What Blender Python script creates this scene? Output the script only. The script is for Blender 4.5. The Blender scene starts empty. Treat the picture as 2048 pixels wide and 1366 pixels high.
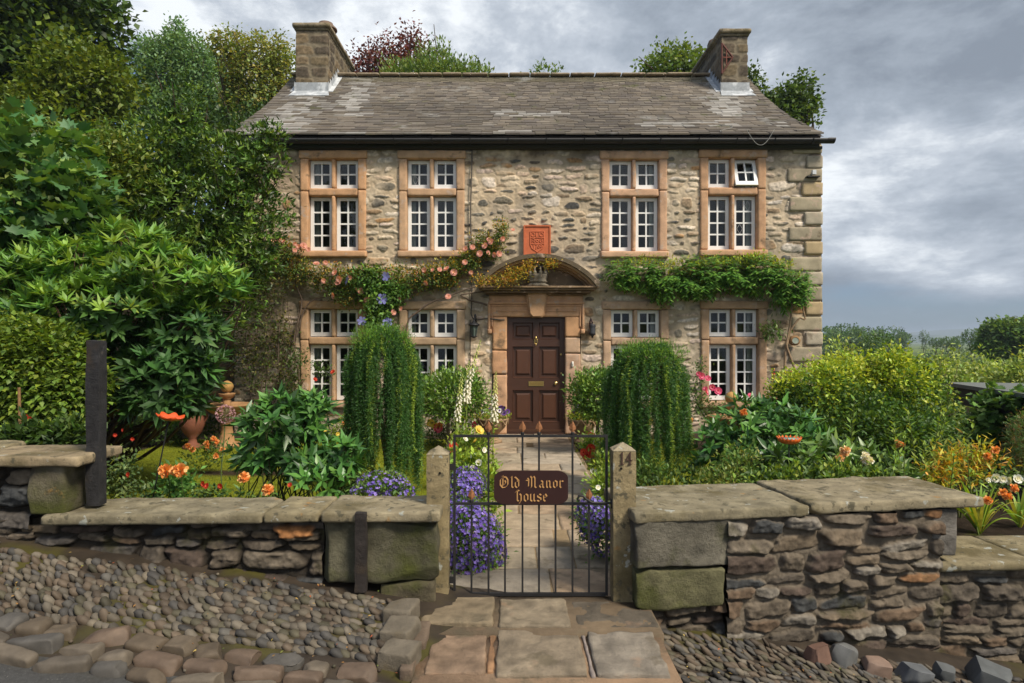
import bpy, math, random
import numpy as np
from mathutils import Vector, Matrix
R = math.radians
rng = np.random.default_rng(11)
random.seed(5)
S = bpy.context.scene
COL = S.collection

# ------------------------------------------------------------------ camera, sky, sun, exposure
F = 1300.0            # focal length in photo pixels (2048 wide)
CZ = 1.54
cam_d = bpy.data.cameras.new('camera'); cam = bpy.data.objects.new('camera', cam_d); COL.objects.link(cam)
cam.location = (0, 0, CZ); cam.rotation_euler = (R(90), 0, 0)
cam_d.sensor_width = 36; cam_d.lens = 36 * F / 2048; cam_d.clip_start = 0.05; cam_d.clip_end = 20000
S.camera = cam
S.view_settings.view_transform = 'Standard'; S.view_settings.look = 'None'; S.view_settings.gamma = 1
S.view_settings.exposure = 0.18
S.cycles.use_denoising = True
S.cycles.max_bounces = 6; S.cycles.diffuse_bounces = 3; S.cycles.glossy_bounces = 3
S.cycles.transmission_bounces = 4; S.cycles.transparent_max_bounces = 12
S.cycles.caustics_reflective = False; S.cycles.caustics_refractive = False
SUN = Vector((0.50, -0.46, 0.74)).normalized()
sd = bpy.data.lights.new('sun', 'SUN'); sd.energy = 4.3; sd.angle = R(15); sd.color = (1.0, 0.91, 0.77)
so = bpy.data.objects.new('sun', sd); COL.objects.link(so); so.rotation_euler = SUN.to_track_quat('Z', 'Y').to_euler(); so.location = (8, -8, 20)

def build_world():
    w = bpy.data.worlds.new("World"); S.world = w; w.use_nodes = True
    nt = w.node_tree; N = nt.nodes; L = nt.links; N.clear()
    out = N.new('ShaderNodeOutputWorld')
    sky = N.new('ShaderNodeTexSky'); sky.sky_type = 'NISHITA'; sky.sun_disc = False
    sky.sun_elevation = math.asin(SUN.z); sky.sun_rotation = math.atan2(SUN.x, SUN.y); sky.dust_density = 1.5
    bg = N.new('ShaderNodeBackground'); bg.inputs[1].default_value = 0.09
    tint = N.new('ShaderNodeMixRGB'); tint.blend_type = 'MULTIPLY'; tint.inputs[0].default_value = 1; tint.inputs[2].default_value = (.62, .82, 1.15, 1); L.new(sky.outputs[0], tint.inputs[1]); L.new(tint.outputs[0], bg.inputs[0])
    tc = N.new('ShaderNodeTexCoord'); sep = N.new('ShaderNodeSeparateXYZ'); L.new(tc.outputs['Generated'], sep.inputs[0])
    def M(op, a, b=None, clamp=False):
        m = N.new('ShaderNodeMath'); m.operation = op; m.use_clamp = clamp
        for i, v in enumerate((a, b)):
            if v is None: continue
            if isinstance(v, (int, float)): m.inputs[i].default_value = v
            else: L.new(v, m.inputs[i])
        return m.outputs[0]
    z = M('MAXIMUM', sep.outputs[2], 0.0)      # cloud bands flatten towards the horizon
    zz = M('MULTIPLY', M('POWER', z, 0.72), 2.1)
    cmb = N.new('ShaderNodeCombineXYZ'); L.new(sep.outputs[0], cmb.inputs[0]); L.new(sep.outputs[1], cmb.inputs[1]); L.new(zz, cmb.inputs[2])
    def noise(scale, detail, rough, off, dist=0.3):
        mp = N.new('ShaderNodeMapping'); L.new(cmb.outputs[0], mp.inputs[0]); mp.inputs['Location'].default_value = off
        n = N.new('ShaderNodeTexNoise'); L.new(mp.outputs[0], n.inputs['Vector'])
        n.inputs['Scale'].default_value = scale; n.inputs['Detail'].default_value = detail
        n.inputs['Roughness'].default_value = rough; n.inputs['Distortion'].default_value = dist
        return n.outputs[0]
    def ramp(src, stops):
        r = N.new('ShaderNodeValToRGB'); L.new(src, r.inputs[0]); e = r.color_ramp.elements
        e[0].position, e[0].color = stops[0][0], (*stops[0][1], 1); e[1].position, e[1].color = stops[-1][0], (*stops[-1][1], 1)
        for p, c in stops[1:-1]:
            x = e.new(p); x.color = (*c, 1)
        return r.outputs[0]
    big = noise(1.9, 7, 0.5, (2.3, 1.1, 0)); mid = noise(4.6, 12, 0.63, (5.2, 7.7, 1.0), 0.15)
    comb = M('ADD', M('MULTIPLY', big, 0.5), M('MULTIPLY', mid, 0.5))
    # the cloud deck is thinner and brighter towards the zenith-left, heavier to the right
    side = M('MULTIPLY', sep.outputs[0], -0.085)
    comb = M('ADD', comb, side)
    cloud = ramp(comb, [(0.37, (0.24, 0.28, 0.34)), (0.45, (0.36, 0.41, 0.48)), (0.50, (0.50, 0.55, 0.62)), (0.565, (0.86, 0.90, 0.94))])
    gaps = noise(2.1, 6, 0.55, (9.1, 4.0, 2.0), 0.4)
    # clear blue shows where the deck breaks: left of the house and low over the hills
    lowb = M('MULTIPLY', M('SUBTRACT', 0.11, sep.outputs[2], True), 1.9)
    leftb = M('MULTIPLY', M('SUBTRACT', M('MULTIPLY', sep.outputs[0], -1.0), 0.33, True), 1.5)
    gm = M('ADD', M('ADD', gaps, lowb), leftb)
    mask = ramp(gm, [(0.60, (0, 0, 0)), (0.76, (1, 1, 1))])
    bgc = N.new('ShaderNodeBackground'); L.new(cloud, bgc.inputs[0]); bgc.inputs[1].default_value = 1.0
    mx = N.new('ShaderNodeMixShader'); L.new(mask, mx.inputs[0]); L.new(bgc.outputs[0], mx.inputs[1]); L.new(bg.outputs[0], mx.inputs[2])
    L.new(mx.outputs[0], out.inputs[0])
build_world()

# ------------------------------------------------------------------ numeric helpers
_T2 = np.random.default_rng(1).random((256, 256)); _T3 = np.random.default_rng(2).random((64, 64, 64))
def vn2(x, y):
    x = np.asarray(x, float); y = np.asarray(y, float)
    ix = np.floor(x).astype(int); iy = np.floor(y).astype(int); fx = x - ix; fy = y - iy
    fx = fx*fx*(3-2*fx); fy = fy*fy*(3-2*fy); a = ix & 255; b = iy & 255; a1 = (a+1) & 255; b1 = (b+1) & 255
    return (_T2[a, b]*(1-fx)+_T2[a1, b]*fx)*(1-fy)+(_T2[a, b1]*(1-fx)+_T2[a1, b1]*fx)*fy
def fb2(x, y, o=4):
    s = 0; a = .5; t = 0
    for i in range(o):
        s = s + a*vn2(x*2**i+17*i, y*2**i+31*i); t += a; a *= .5
    return s/t - .5
def vn3(p):
    i = np.floor(p).astype(int); f = p-i; f = f*f*(3-2*f); i &= 63; j = (i+1) & 63; r = 0
    for a in (0, 1):
        for b in (0, 1):
            for c in (0, 1):
                w = (f[:, 0] if a else 1-f[:, 0])*(f[:, 1] if b else 1-f[:, 1])*(f[:, 2] if c else 1-f[:, 2])
                r = r + w*_T3[j[:, 0] if a else i[:, 0], j[:, 1] if b else i[:, 1], j[:, 2] if c else i[:, 2]]
    return r
def fb3(p, o=3):
    s = 0; a = .5; t = 0
    for k in range(o):
        s = s + a*vn3(p*2**k+13.3*k); t += a; a *= .5
    return s/t - .5
def nrm(v): return v/np.maximum(np.linalg.norm(v, axis=-1, keepdims=True), 1e-9)
def X(px, d): return (px-1024)*d/F
def Z(py, d): return CZ-(py-683)*d/F
def lin(*c): return tuple(((v/255)/12.92 if v/255 <= .04045 else ((v/255+.055)/1.055)**2.4) for v in c)

# ------------------------------------------------------------------ mesh builder
class MB:
    def __init__(s): s.v = []; s.f = {}; s.c = []; s.n = 0
    def add(s, V, Fs, C):
        V = np.asarray(V, float).reshape(-1, 3); Fs = np.asarray(Fs, int)
        C = np.asarray(C, float)
        if C.ndim == 1: C = np.repeat(C[None, :], len(V), 0)
        s.v.append(V); s.c.append(C); s.f.setdefault(Fs.shape[1], []).append(Fs+s.n); s.n += len(V); return s
    def box(s, lo, hi, c, rot=None, piv=None):
        lo = np.array(lo, float); hi = np.array(hi, float)
        V = np.array([[x, y, z] for x in (lo[0], hi[0]) for y in (lo[1], hi[1]) for z in (lo[2], hi[2])])
        if rot is not None:
            pv = np.array(piv if piv is not None else (lo+hi)/2); V = (V-pv) @ np.array(rot).T + pv
        return s.add(V, [[0, 1, 3, 2], [4, 6, 7, 5], [0, 4, 5, 1], [2, 3, 7, 6], [0, 2, 6, 4], [1, 5, 7, 3]], c)
    def tube(s, P, r, c, seg=8, caps=True):
        P = np.asarray(P, float); r = np.broadcast_to(np.asarray(r, float), (len(P),)); n = len(P)
        T = nrm(np.gradient(P, axis=0)); up = np.array([0, 0, 1.0]) if abs(T[0][2]) < .9 else np.array([1.0, 0, 0])
        V = []; a = nrm(np.cross(T[0], up))
        for i in range(n):
            a = a-T[i]*np.dot(a, T[i]); a = nrm(a); b = np.cross(T[i], a)
            th = np.arange(seg)*2*math.pi/seg
            V.append(P[i]+r[i]*(np.cos(th)[:, None]*a+np.sin(th)[:, None]*b))
        V = np.concatenate(V); Q = []
        for i in range(n-1):
            for j in range(seg):
                k = (j+1) % seg; Q.append([i*seg+j, i*seg+k, (i+1)*seg+k, (i+1)*seg+j])
        s.add(V, Q, c)
        if caps:
            for i, rev in ((0, 1), (n-1, 0)):
                ring = V[i*seg:(i+1)*seg]; ctr = P[i][None]
                s.add(np.concatenate([ring, ctr]), [[(j+1) % seg, j, seg] if rev else [j, (j+1) % seg, seg] for j in range(seg)], c if np.ndim(c) == 1 else np.asarray(c)[0])
        return s
    def lathe(s, prof, ctr, c, seg=24, lobes=0, lob=0.0, sy=1.0):
        prof = np.array(prof, float); th = np.arange(seg)*2*math.pi/seg; V = []
        for r, z in prof:
            rr = r*(1+lob*np.cos(lobes*th)); V.append(np.stack([rr*np.cos(th), sy*rr*np.sin(th), np.full(seg, z)], 1))
        V = np.concatenate(V)+np.array(ctr); n = len(prof)
        Q = [[i*seg+j, i*seg+(j+1) % seg, (i+1)*seg+(j+1) % seg, (i+1)*seg+j] for i in range(n-1) for j in range(seg)]
        return s.add(V, Q, c)
    def prism(s, poly, y0, y1, c):          # polygon in x,z extruded along y
        poly = np.array(poly, float); n = len(poly)
        V = np.concatenate([np.stack([poly[:, 0], np.full(n, y0), poly[:, 1]], 1), np.stack([poly[:, 0], np.full(n, y1), poly[:, 1]], 1)])
        s.add(V, [[i, (i+1) % n, n+(i+1) % n, n+i] for i in range(n)], c)
        s.add(V[:n], [list(range(n))], c); s.add(V[n:], [list(range(n))[::-1]], c)
        return s
    def mesh(s, name, smooth=True, angle=None):
        V = np.concatenate(s.v); C = np.concatenate(s.c); me = bpy.data.meshes.new(name)
        me.vertices.add(len(V)); me.vertices.foreach_set('co', V.astype(np.float32).ravel())
        lv = []; st = []; o = 0
        for k, fl in s.f.items():
            A = np.concatenate(fl); lv.append(A.ravel()); st.append(o+np.arange(len(A))*k); o += A.size
        lv = np.concatenate(lv); st = np.concatenate(st)
        me.loops.add(len(lv)); me.loops.foreach_set('vertex_index', lv.astype(np.int32))
        me.polygons.add(len(st)); me.polygons.foreach_set('loop_start', st.astype(np.int32))
        me.update(calc_edges=True); me.validate()
        ca = me.color_attributes.new('Col', 'FLOAT_COLOR', 'POINT')
        A4 = np.ones((len(me.vertices), 4), np.float32); A4[:, :3] = np.clip(C, 0, 1)[:len(me.vertices)]; ca.data.foreach_set('color', A4.ravel())
        me.polygons.foreach_set('use_smooth', np.full(len(me.polygons), smooth))
        if smooth and angle:
            try: me.set_sharp_from_angle(angle=R(angle))
            except Exception: pass
        return me

# rounded, weathered block
def rough_box(mb, ctr, size, c, res=.03, rnd=.02, amp=.006, freq=9, rot=0.0, tilt=(0, 0), cvar=.12, seed=None, taper=0, cuts=0, cd=(.80, .97)):
    size = np.array(size, float); ctr = np.array(ctr, float); h = size/2; n = np.clip(np.ceil(size/res).astype(int), 2, 60)
    pts = {}; V = []; Q = []
    def vid(i, j, k):
        key = (i, j, k)
        if key not in pts: pts[key] = len(V); V.append(key)
        return pts[key]
    for ax in range(3):
        a, b = [(1, 2), (2, 0), (0, 1)][ax]
        for side in (0, n[ax]):
            for i in range(n[a]):
                for j in range(n[b]):
                    q = []
                    for di, dj in ((0, 0), (1, 0), (1, 1), (0, 1)):
                        t = [0, 0, 0]; t[ax] = int(side); t[a] = i+di; t[b] = j+dj; q.append(vid(*t))
                    Q.append(q if side else q[::-1])
    P = (np.array(V)/n*2-1)*h; rr = min(rnd, h.min()*.95); inner = np.clip(P, -(h-rr), h-rr); dv = P-inner
    N = nrm(np.where(np.linalg.norm(dv, axis=1, keepdims=True) > 1e-9, dv, P)); P = np.where(np.linalg.norm(dv, axis=1, keepdims=True) > 1e-9, inner+N*rr, P)
    if taper: P[:, :2] *= (1-taper*(P[:, 2:3]+h[2])/(2*h[2]))
    for _ in range(cuts):
        nd = nrm(rng.normal(size=3)/np.maximum(h/h.max(), .25)); sup = (np.abs(nd)*h).sum()*rng.uniform(*cd); e = P @ nd-sup; P = P-np.clip(e, 0, None)[:, None]*nd*.92
    so_ = np.array(ctr)*3.1+(seed if seed is not None else rng.random()*50)
    P = P+N*(fb3(P*freq+so_, 4)*2*amp+np.abs(fb3(P*freq*.6+so_+5, 2))*-1.4*amp)[:, None]
    cc = np.array(c)[None]*(1+cvar*2*fb3(P*freq*1.3+so_+9, 3))[:, None]
    cr, sr = math.cos(rot), math.sin(rot)
    M = np.array([[cr, -sr, 0], [sr, cr, 0], [0, 0, 1]]) @ np.array(Matrix.Rotation(tilt[0], 3, 'X')) @ np.array(Matrix.Rotation(tilt[1], 3, 'Y'))
    return mb.add(P @ M.T+ctr, Q, cc)

# height field of individual stones set in mortar
def stone_field(u0, u1, v0, v1, res, stones, mortar, mrough=.004, warp=.012, wf=14, mcol=.18, seed=0):
    nu = int((u1-u0)/res)+1; nv = int((v1-v0)/res)+1
    u = np.linspace(u0, u1, nu); v = np.linspace(v0, v1, nv); U, V = np.meshgrid(u, v, indexing='ij')
    H = fb2(U*22+seed, V*22, 4)*2*mrough; C = np.array(mortar)[None, None]*(1+mcol*2*fb2(U*6+5+seed, V*6, 4))[..., None]
    WU = U+fb2(U*wf+seed+3, V*wf+7, 3)*2*warp; WV = V+fb2(U*wf+40+seed, V*wf+70, 3)*2*warp*.8
    G = fb2(U*38+9, V*38+seed, 4); G2 = fb2(U*13+2, V*25+seed+11, 4)
    for cu, cv, a, b, ang, p, h, col, q in stones:
        m = max(a, b)*1.35+warp*2; i0, i1 = np.searchsorted(u, [cu-m, cu+m]); j0, j1 = np.searchsorted(v, [cv-m, cv+m])
        if i1 <= i0 or j1 <= j0: continue
        sl = (slice(i0, i1), slice(j0, j1)); x = WU[sl]-cu; y = WV[sl]-cv; ca, sa = math.cos(ang), math.sin(ang)
        xr = (x*ca+y*sa)/a; yr = (-x*sa+y*ca)/b
        r = (np.abs(xr)**p+np.abs(yr)**p)**(1/p); tq = np.arctan2(yr, xr); f1, f2 = cu*37.1+cv*11.3, cv*53.7+cu*5.1; r = r/(1+.07*np.cos(2*tq+f1)+.06*np.cos(3*tq+f2)+.03*np.cos(5*tq+f1*2)-.05); k = r < 1
        hh = h*np.clip(1-r**q, 0, 1)**.42*(1+.35*xr*np.cos(f1)+.3*yr*np.sin(f2))+G[sl]*.014+G2[sl]*h*.7
        rg = (r >= 1) & (r < 1.22); Hs = H[sl]; Hs[rg] -= .006*(1.22-r[rg])/.22; H[sl] = Hs
        take = k & (hh > H[sl]-.003)
        Hs = H[sl]; Hs[take] = np.maximum(hh, H[sl])[take]; H[sl] = Hs
        Cs = C[sl]; mixf = np.clip((1-r)*7, 0, 1)[..., None]*.97
        tone = (1+1.1*G[sl]+.8*G2[sl])[..., None]
        Cn = np.array(col)*tone*mixf+Cs*(1-mixf); Cs[take] = Cn[take]; C[sl] = Cs
    return U, V, H, np.clip(C, .003, .95)

def courses(u0, u1, v0, v1, hr, wr, colf, gap=.012, jit=.012, pw=(2.6, 5), hb=(.012, .03), seed=0, q=4, wave=.02, skip=None):
    g = np.random.default_rng(seed); out = []; v = v0
    while v < v1:
        rh = g.uniform(*hr); u = u0-g.random()*.1
        while u < u1:
            w = g.uniform(*wr)*(.7+rh/hr[1]*.5); cu = u+w/2; dv = wave*math.sin(u*2.1+v*3+seed)
            def put(cv, hh, cw=w, cx=cu):
                kind = colf(cx, cv, g)
                col, shape = (kind if isinstance(kind, tuple) and isinstance(kind[0], (tuple, list)) else (kind, 1))
                k = shape if isinstance(shape, (int, float)) else 1
                a = max((cw-gap)/2*k, .01); b = max((hh-gap)/2*k, .01); p = g.uniform(*pw) if k > .9 else 2.1
                out.append((cx+g.normal()*jit*.5, cv+dv+g.normal()*jit*.5, a, b, g.normal()*.05, p, g.uniform(*hb), col, q if k > .9 else 2.2))
            if not (skip and skip(cu, v+rh/2)):
                if rh > hr[0]*1.5 and g.random() < .22: put(v+rh*.26, rh*.5); put(v+rh*.76, rh*.47)
                else: put(v+rh/2, rh*g.uniform(.86, 1.04))
            u += w
        v += rh
    return out

def field_mesh(mb, U, V, H, C, mapf, keep=None):
    nu, nv = U.shape; P = mapf(U.ravel(), V.ravel(), H.ravel()); idx = np.arange(nu*nv).reshape(nu, nv)
    Q = np.stack([idx[:-1, :-1], idx[1:, :-1], idx[1:, 1:], idx[:-1, 1:]], -1).reshape(-1, 4)
    if keep is not None:
        cu = (U[:-1, :-1]+U[1:, 1:])/2; cv = (V[:-1, :-1]+V[1:, 1:])/2; Q = Q[keep(cu, cv).ravel()]
    used, inv = np.unique(Q.ravel(), return_inverse=True)
    return mb.add(P[used], inv.reshape(-1, 4), C.reshape(-1, 3)[used])

# ------------------------------------------------------------------ leaves
TPL5 = (np.array([[0, 0, 0], [-.5, .42, .13], [0, .48, 0], [.5, .42, .13], [0, 1, -.12]]), np.array([[0, 2, 4, 1], [0, 3, 4, 2]]))
TPLP = (np.array([[0, 0, 0], [-.34, .4, .06], [-.5, .72, .10], [-.3, .96, .04], [.3, .96, .04], [.5, .72, .10], [.34, .4, .06]]), np.array([[0, 6, 5, 4, 3, 2, 1]]))
TPL4 = (np.array([[0, 0, 0], [-.5, .5, .05], [0, 1, 0], [.5, .5, .05]]), np.array([[0, 3, 2, 1]]))
def _lobed():
    pts = [(0, 0), (.22, .12), (.5, .1), (.42, .3), (.62, .5), (.34, .5), (.3, .8), (.12, .7), (0, 1), (-.12, .7), (-.3, .8), (-.34, .5), (-.62, .5), (-.42, .3), (-.5, .1), (-.22, .12)]
    V = [(x, y, abs(x)*.25-.1*y*y) for x, y in pts]+[(0, .42, -.02)]; n = len(pts)
    return (np.array(V), np.array([[n, i, (i+1) % n] for i in range(n)]))
TPLF = _lobed()
def leaves(mb, P, D, N, L, W, C, tpl=TPL5):
    n = len(P); P = np.asarray(P); D = nrm(np.asarray(D, float)); N = np.asarray(N, float)
    Xa = nrm(np.cross(D, N)); Za = np.cross(Xa, D); V, Q = tpl
    L = np.broadcast_to(L, (n,)); W = np.broadcast_to(W, (n,))
    Y = V[None, :, 1, None]*L[:, None, None]*D[:, None]; Xx = V[None, :, 0, None]*W[:, None, None]*Xa[:, None]; Zz = V[None, :, 2, None]*W[:, None, None]*Za[:, None]
    A = (P[:, None]+Y+Xx+Zz).reshape(-1, 3); k = len(V)
    FQ = (Q[None]+(np.arange(n)*k)[:, None, None]).reshape(-1, Q.shape[1])
    C = np.asarray(C, float); C = np.repeat(C[None], n, 0) if C.ndim == 1 else C
    return mb.add(A, FQ, np.repeat(C, k, 0))
def rdir(n): return nrm(rng.normal(size=(n, 3)))
def palette(n, cols, var=.16, w=None):
    cols = np.array(cols, float); i = rng.choice(len(cols), n, p=w); return np.clip(cols[i]*(1+var*rng.normal(size=(n, 1)))*(1+.05*rng.normal(size=(n, 3))), .002, .95)
def shell(blobs, n, inner=.45, lump=.22, lf=2.2, flat=None):
    B = np.array(blobs, float); A = (B[:, 3]*B[:, 4]+B[:, 4]*B[:, 5]+B[:, 3]*B[:, 5]); i = rng.choice(len(B), n, p=A/A.sum()); d = rdir(n)
    c = B[i, :3]; r = B[i, 3:6]; rad = inner+(1-inner)*rng.random(n)**.45
    k = 1+lump*2*fb3((c+d*r)*lf, 3); p = c+d*r*(rad*k)[:, None]; o = nrm(d/r)
    return p, o, rad
def crown(mb, blobs, n, k, L, W, cols, spread=.12, out=.7, up=.25, rnd=.8, var=.16, tpl=TPL5, inner=.45, lump=.22, lf=2.2, w=None, nup=1.2, zmin=None):
    p, o, rad = shell(blobs, n, inner, lump, lf)
    if zmin is not None: m = p[:, 2] > zmin; p = p[m]; o = o[m]
    n = len(p); cc = palette(n, cols, var, w)
    P = np.repeat(p, k, 0)+rng.normal(size=(n*k, 3))*spread; O = np.repeat(o, k, 0)
    D = O*out+rdir(n*k)*rnd+np.array([0, 0, up]); Nn = rdir(n*k)*.7+np.array([0, 0, nup])+O*.4
    C = np.clip(np.repeat(cc, k, 0)*(1+.1*rng.normal(size=(n*k, 1))), .002, .95)
    return leaves(mb, P, D, Nn, L*rng.uniform(.65, 1.2, n*k), W*rng.uniform(.7, 1.15, n*k), C, tpl)
def whorls(mb, p, ax, k, L, W, cols, tilt=1.05, var=.14, tpl=TPL5, w=None):
    n = len(p); ax = nrm(ax); ref = rdir(n); a = nrm(np.cross(ax, ref)); b = np.cross(ax, a); cc = palette(n, cols, var, w)
    for j in range(k):
        th = j*2*math.pi/k+rng.random(n)*.6; t = tilt*rng.uniform(.4, 1.35, n)
        D = ax*np.cos(t)[:, None]+(a*np.cos(th)[:, None]+b*np.sin(th)[:, None])*np.sin(t)[:, None]
        leaves(mb, p, D, ax+rdir(n)*.15, L*rng.uniform(.5, 1.2, n), W*rng.uniform(.65, 1.15, n), np.clip(cc*(1+.1*rng.normal(size=(n, 1))), .002, .95), tpl)
def limb(mb, a, b, r0, r1, c, bend=.15, n=7, seg=7):
    a = np.array(a, float); b = np.array(b, float); t = np.linspace(0, 1, n)[:, None]; L = np.linalg.norm(b-a); o = rng.normal(size=3)*bend*L; o2 = rng.normal(size=3)*bend*L*.3
    P = a+(b-a)*t+o*np.sin(t*math.pi)*.5+o2*np.sin(t*math.pi*2); return mb.tube(P, r0+(r1-r0)*t[:, 0], c, seg)

# ------------------------------------------------------------------ materials
_M = {}
def mat(name, rough=.85, var=.25, vs=6., bump=.3, bs=60., bd=.01, spec=.3, trans=0., metal=0., tint=None, fac2=None, coat=0, gain=1.):
    if name in _M: return _M[name]
    m = bpy.data.materials.new(name); m.use_nodes = True; nt = m.node_tree; N = nt.nodes; L = nt.links
    b = N['Principled BSDF']; at = N.new('ShaderNodeAttribute'); at.attribute_name = 'Col'; tc = N.new('ShaderNodeTexCoord')
    n1 = N.new('ShaderNodeTexNoise'); n1.inputs['Scale'].default_value = vs; n1.inputs['Detail'].default_value = 6; n1.inputs['Roughness'].default_value = .65; L.new(tc.outputs['Object'], n1.inputs['Vector'])
    mr = N.new('ShaderNodeMapRange'); L.new(n1.outputs[0], mr.inputs[0]); mr.inputs[1].default_value = .25; mr.inputs[2].default_value = .75; mr.inputs[3].default_value = gain*(1-var); mr.inputs[4].default_value = gain*(1+var)
    mu = N.new('ShaderNodeVectorMath'); mu.operation = 'SCALE'; L.new(at.outputs['Color'], mu.inputs[0]); L.new(mr.outputs[0], mu.inputs['Scale'])
    col = mu.outputs[0]
    if fac2:            # patches of a second colour (lichen, moss, rust): (colour, scale, threshold, softness)
        for c2, sc, th, sf, off in fac2:
            mp = N.new('ShaderNodeMapping'); L.new(tc.outputs['Object'], mp.inputs[0]); mp.inputs['Location'].default_value = (off, off*2, off*3)
            n2 = N.new('ShaderNodeTexNoise'); n2.inputs['Scale'].default_value = sc; n2.inputs['Detail'].default_value = 5; n2.inputs['Roughness'].default_value = .6; L.new(mp.outputs[0], n2.inputs['Vector'])
            r2 = N.new('ShaderNodeMapRange'); L.new(n2.outputs[0], r2.inputs[0]); r2.inputs[1].default_value = th; r2.inputs[2].default_value = th+sf; r2.inputs[3].default_value = 0; r2.inputs[4].default_value = .85
            mx = N.new('ShaderNodeMixRGB'); L.new(r2.outputs[0], mx.inputs[0]); L.new(col, mx.inputs[1]); mx.inputs[2].default_value = (*c2, 1); col = mx.outputs[0]
    L.new(col, b.inputs['Base Color']); b.inputs['Roughness'].default_value = rough; b.inputs['Specular IOR Level'].default_value = spec; b.inputs['Metallic'].default_value = metal
    if coat: b.inputs['Coat Weight'].default_value = coat; b.inputs['Coat Roughness'].default_value = .2
    if bump:
        n3 = N.new('ShaderNodeTexNoise'); n3.inputs['Scale'].default_value = bs; n3.inputs['Detail'].default_value = 9; n3.inputs['Roughness'].default_value = .78; L.new(tc.outputs['Object'], n3.inputs['Vector'])
        bp = N.new('ShaderNodeBump'); bp.inputs['Strength'].default_value = bump; bp.inputs['Distance'].default_value = bd; L.new(n3.outputs[0], bp.inputs['Height']); L.new(bp.outputs[0], b.inputs['Normal'])
    if trans:
        tr = N.new('ShaderNodeBsdfTranslucent'); hs = N.new('ShaderNodeVectorMath'); hs.operation = 'MULTIPLY'; hs.inputs[1].default_value = (1.5, 1.35, .5); L.new(col, hs.inputs[0]); L.new(hs.outputs[0], tr.inputs[0])
        ms = N.new('ShaderNodeMixShader'); ms.inputs[0].default_value = trans; L.new(b.outputs[0], ms.inputs[1]); L.new(tr.outputs[0], ms.inputs[2]); L.new(ms.outputs[0], N['Material Output'].inputs[0])
    _M[name] = m; return m
def m_glass():
    m = bpy.data.materials.new('window_glass'); m.use_nodes = True; N = m.node_tree.nodes; L = m.node_tree.links; N.remove(N['Principled BSDF'])
    g = N.new('ShaderNodeBsdfGlossy'); g.inputs['Roughness'].default_value = .03; g.inputs[0].default_value = (.9, .95, 1, 1); t = N.new('ShaderNodeBsdfTransparent'); t.inputs[0].default_value = (.8, .84, .82, 1)
    f = N.new('ShaderNodeFresnel'); f.inputs[0].default_value = 1.48; x = N.new('ShaderNodeMixShader')
    tc = N.new('ShaderNodeTexCoord'); n = N.new('ShaderNodeTexNoise'); n.inputs['Scale'].default_value = 3.5; L.new(tc.outputs['Object'], n.inputs['Vector']); bp = N.new('ShaderNodeBump'); bp.inputs['Strength'].default_value = .05; bp.inputs['Distance'].default_value = .01; L.new(n.outputs[0], bp.inputs['Height']); L.new(bp.outputs[0], g.inputs['Normal'])
    L.new(f.outputs[0], x.inputs[0]); L.new(t.outputs[0], x.inputs[1]); L.new(g.outputs[0], x.inputs[2]); L.new(x.outputs[0], N['Material Output'].inputs[0]); return m
LICH = (.42, .43, .38); MOSS = (.09, .10, .02)
RUB = mat('rubble_stone', .92, .16, 9, .5, 90, .006, .2)
SLATE = mat('slate', .92, .25, 2.2, .4, 40, .006, .35, fac2=[((.30, .29, .27), 1.1, .60, .12, 4.), ((.10, .10, .045), 2.6, .62, .08, 1.)])
SAND = mat('sandstone', .92, .24, 5, .8, 60, .010, .2, fac2=[((.13, .095, .06), 3.6, .60, .10, 2.), ((.50, .37, .28), 7, .58, .08, 6.)], gain=1.12)
COPE = mat('coping_stone', .92, .42, 9, 1., 45, .014, .2, fac2=[((.13, .105, .05), 3.0, .50, .16, 7.), ((.10, .09, .06), 16, .58, .06, 2.), (LICH, 11, .63, .03, 3.), ((.38, .22, .08), 7, .66, .05, 1.)])
BLOCK = mat('mossy_block', .95, .5, 7, 1., 28, .03, .2, fac2=[(MOSS, 2.6, .50, .16, 5.), ((.34, .20, .06), 5, .68, .05, 8.)])
FIELD = mat('field_stone', .9, .3, 14, .8, 60, .012, .25, fac2=[((.06, .055, .02), 3.2, .58, .12, 5.)])
PEB = mat('pebble', .7, .22, 20, .25, 90, .004, .35)
SLAB = mat('flagstone', .88, .3, 7, 1., 30, .016, .25, fac2=[((.16, .13, .085), 4.5, .56, .10, 1.), ((.38, .23, .14), 2.2, .60, .12, 6.)])
SOIL = mat('soil', .97, .4, 12, 1., 40, .03, .1, fac2=[(MOSS, 5, .6, .1, 2.)])
ASPH = mat('asphalt', .9, .3, 60, .9, 160, .006, .3, fac2=[((.22, .21, .19), 120, .66, .02, 2.), ((.05, .045, .035), 2.2, .55, .15, 6.)])
LEAF = mat('leaf', .5, .12, 30, 0, spec=.4, trans=.3, gain=1.75)
GLOSSLEAF = mat('glossy_leaf', .38, .12, 30, 0, spec=.45, trans=.2, gain=1.75)
PETAL = mat('petal', .6, .08, 40, 0, spec=.25, trans=.25)
BARK = mat('bark', .95, .35, 14, .9, 50, .01, .15)
IRON = mat('black_iron', .55, .2, 20, .25, 120, .002, .4)
RUST = mat('rusty_finial', .65, .35, 60, .3, 160, .002, .35, metal=.3)
PAINT = mat('white_paint', .45, .04, 12, .05, 80, .002, .45)
WOOD = mat('painted_wood', .38, .12, 9, .08, 60, .002, .4)
TIMBER = mat('tarred_timber', .75, .5, 14, 1., 30, .014, .3, fac2=[((.075, .065, .055), 18, .60, .08, 3.), ((.05, .035, .022), 5, .56, .1, 8.)])
BRASS = mat('brass', .28, .1, 30, 0, metal=1.)
TERRA = mat('terracotta', .85, .25, 12, .4, 70, .005, .25, fac2=[((.12, .09, .05), 8, .6, .1, 3.)])
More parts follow.
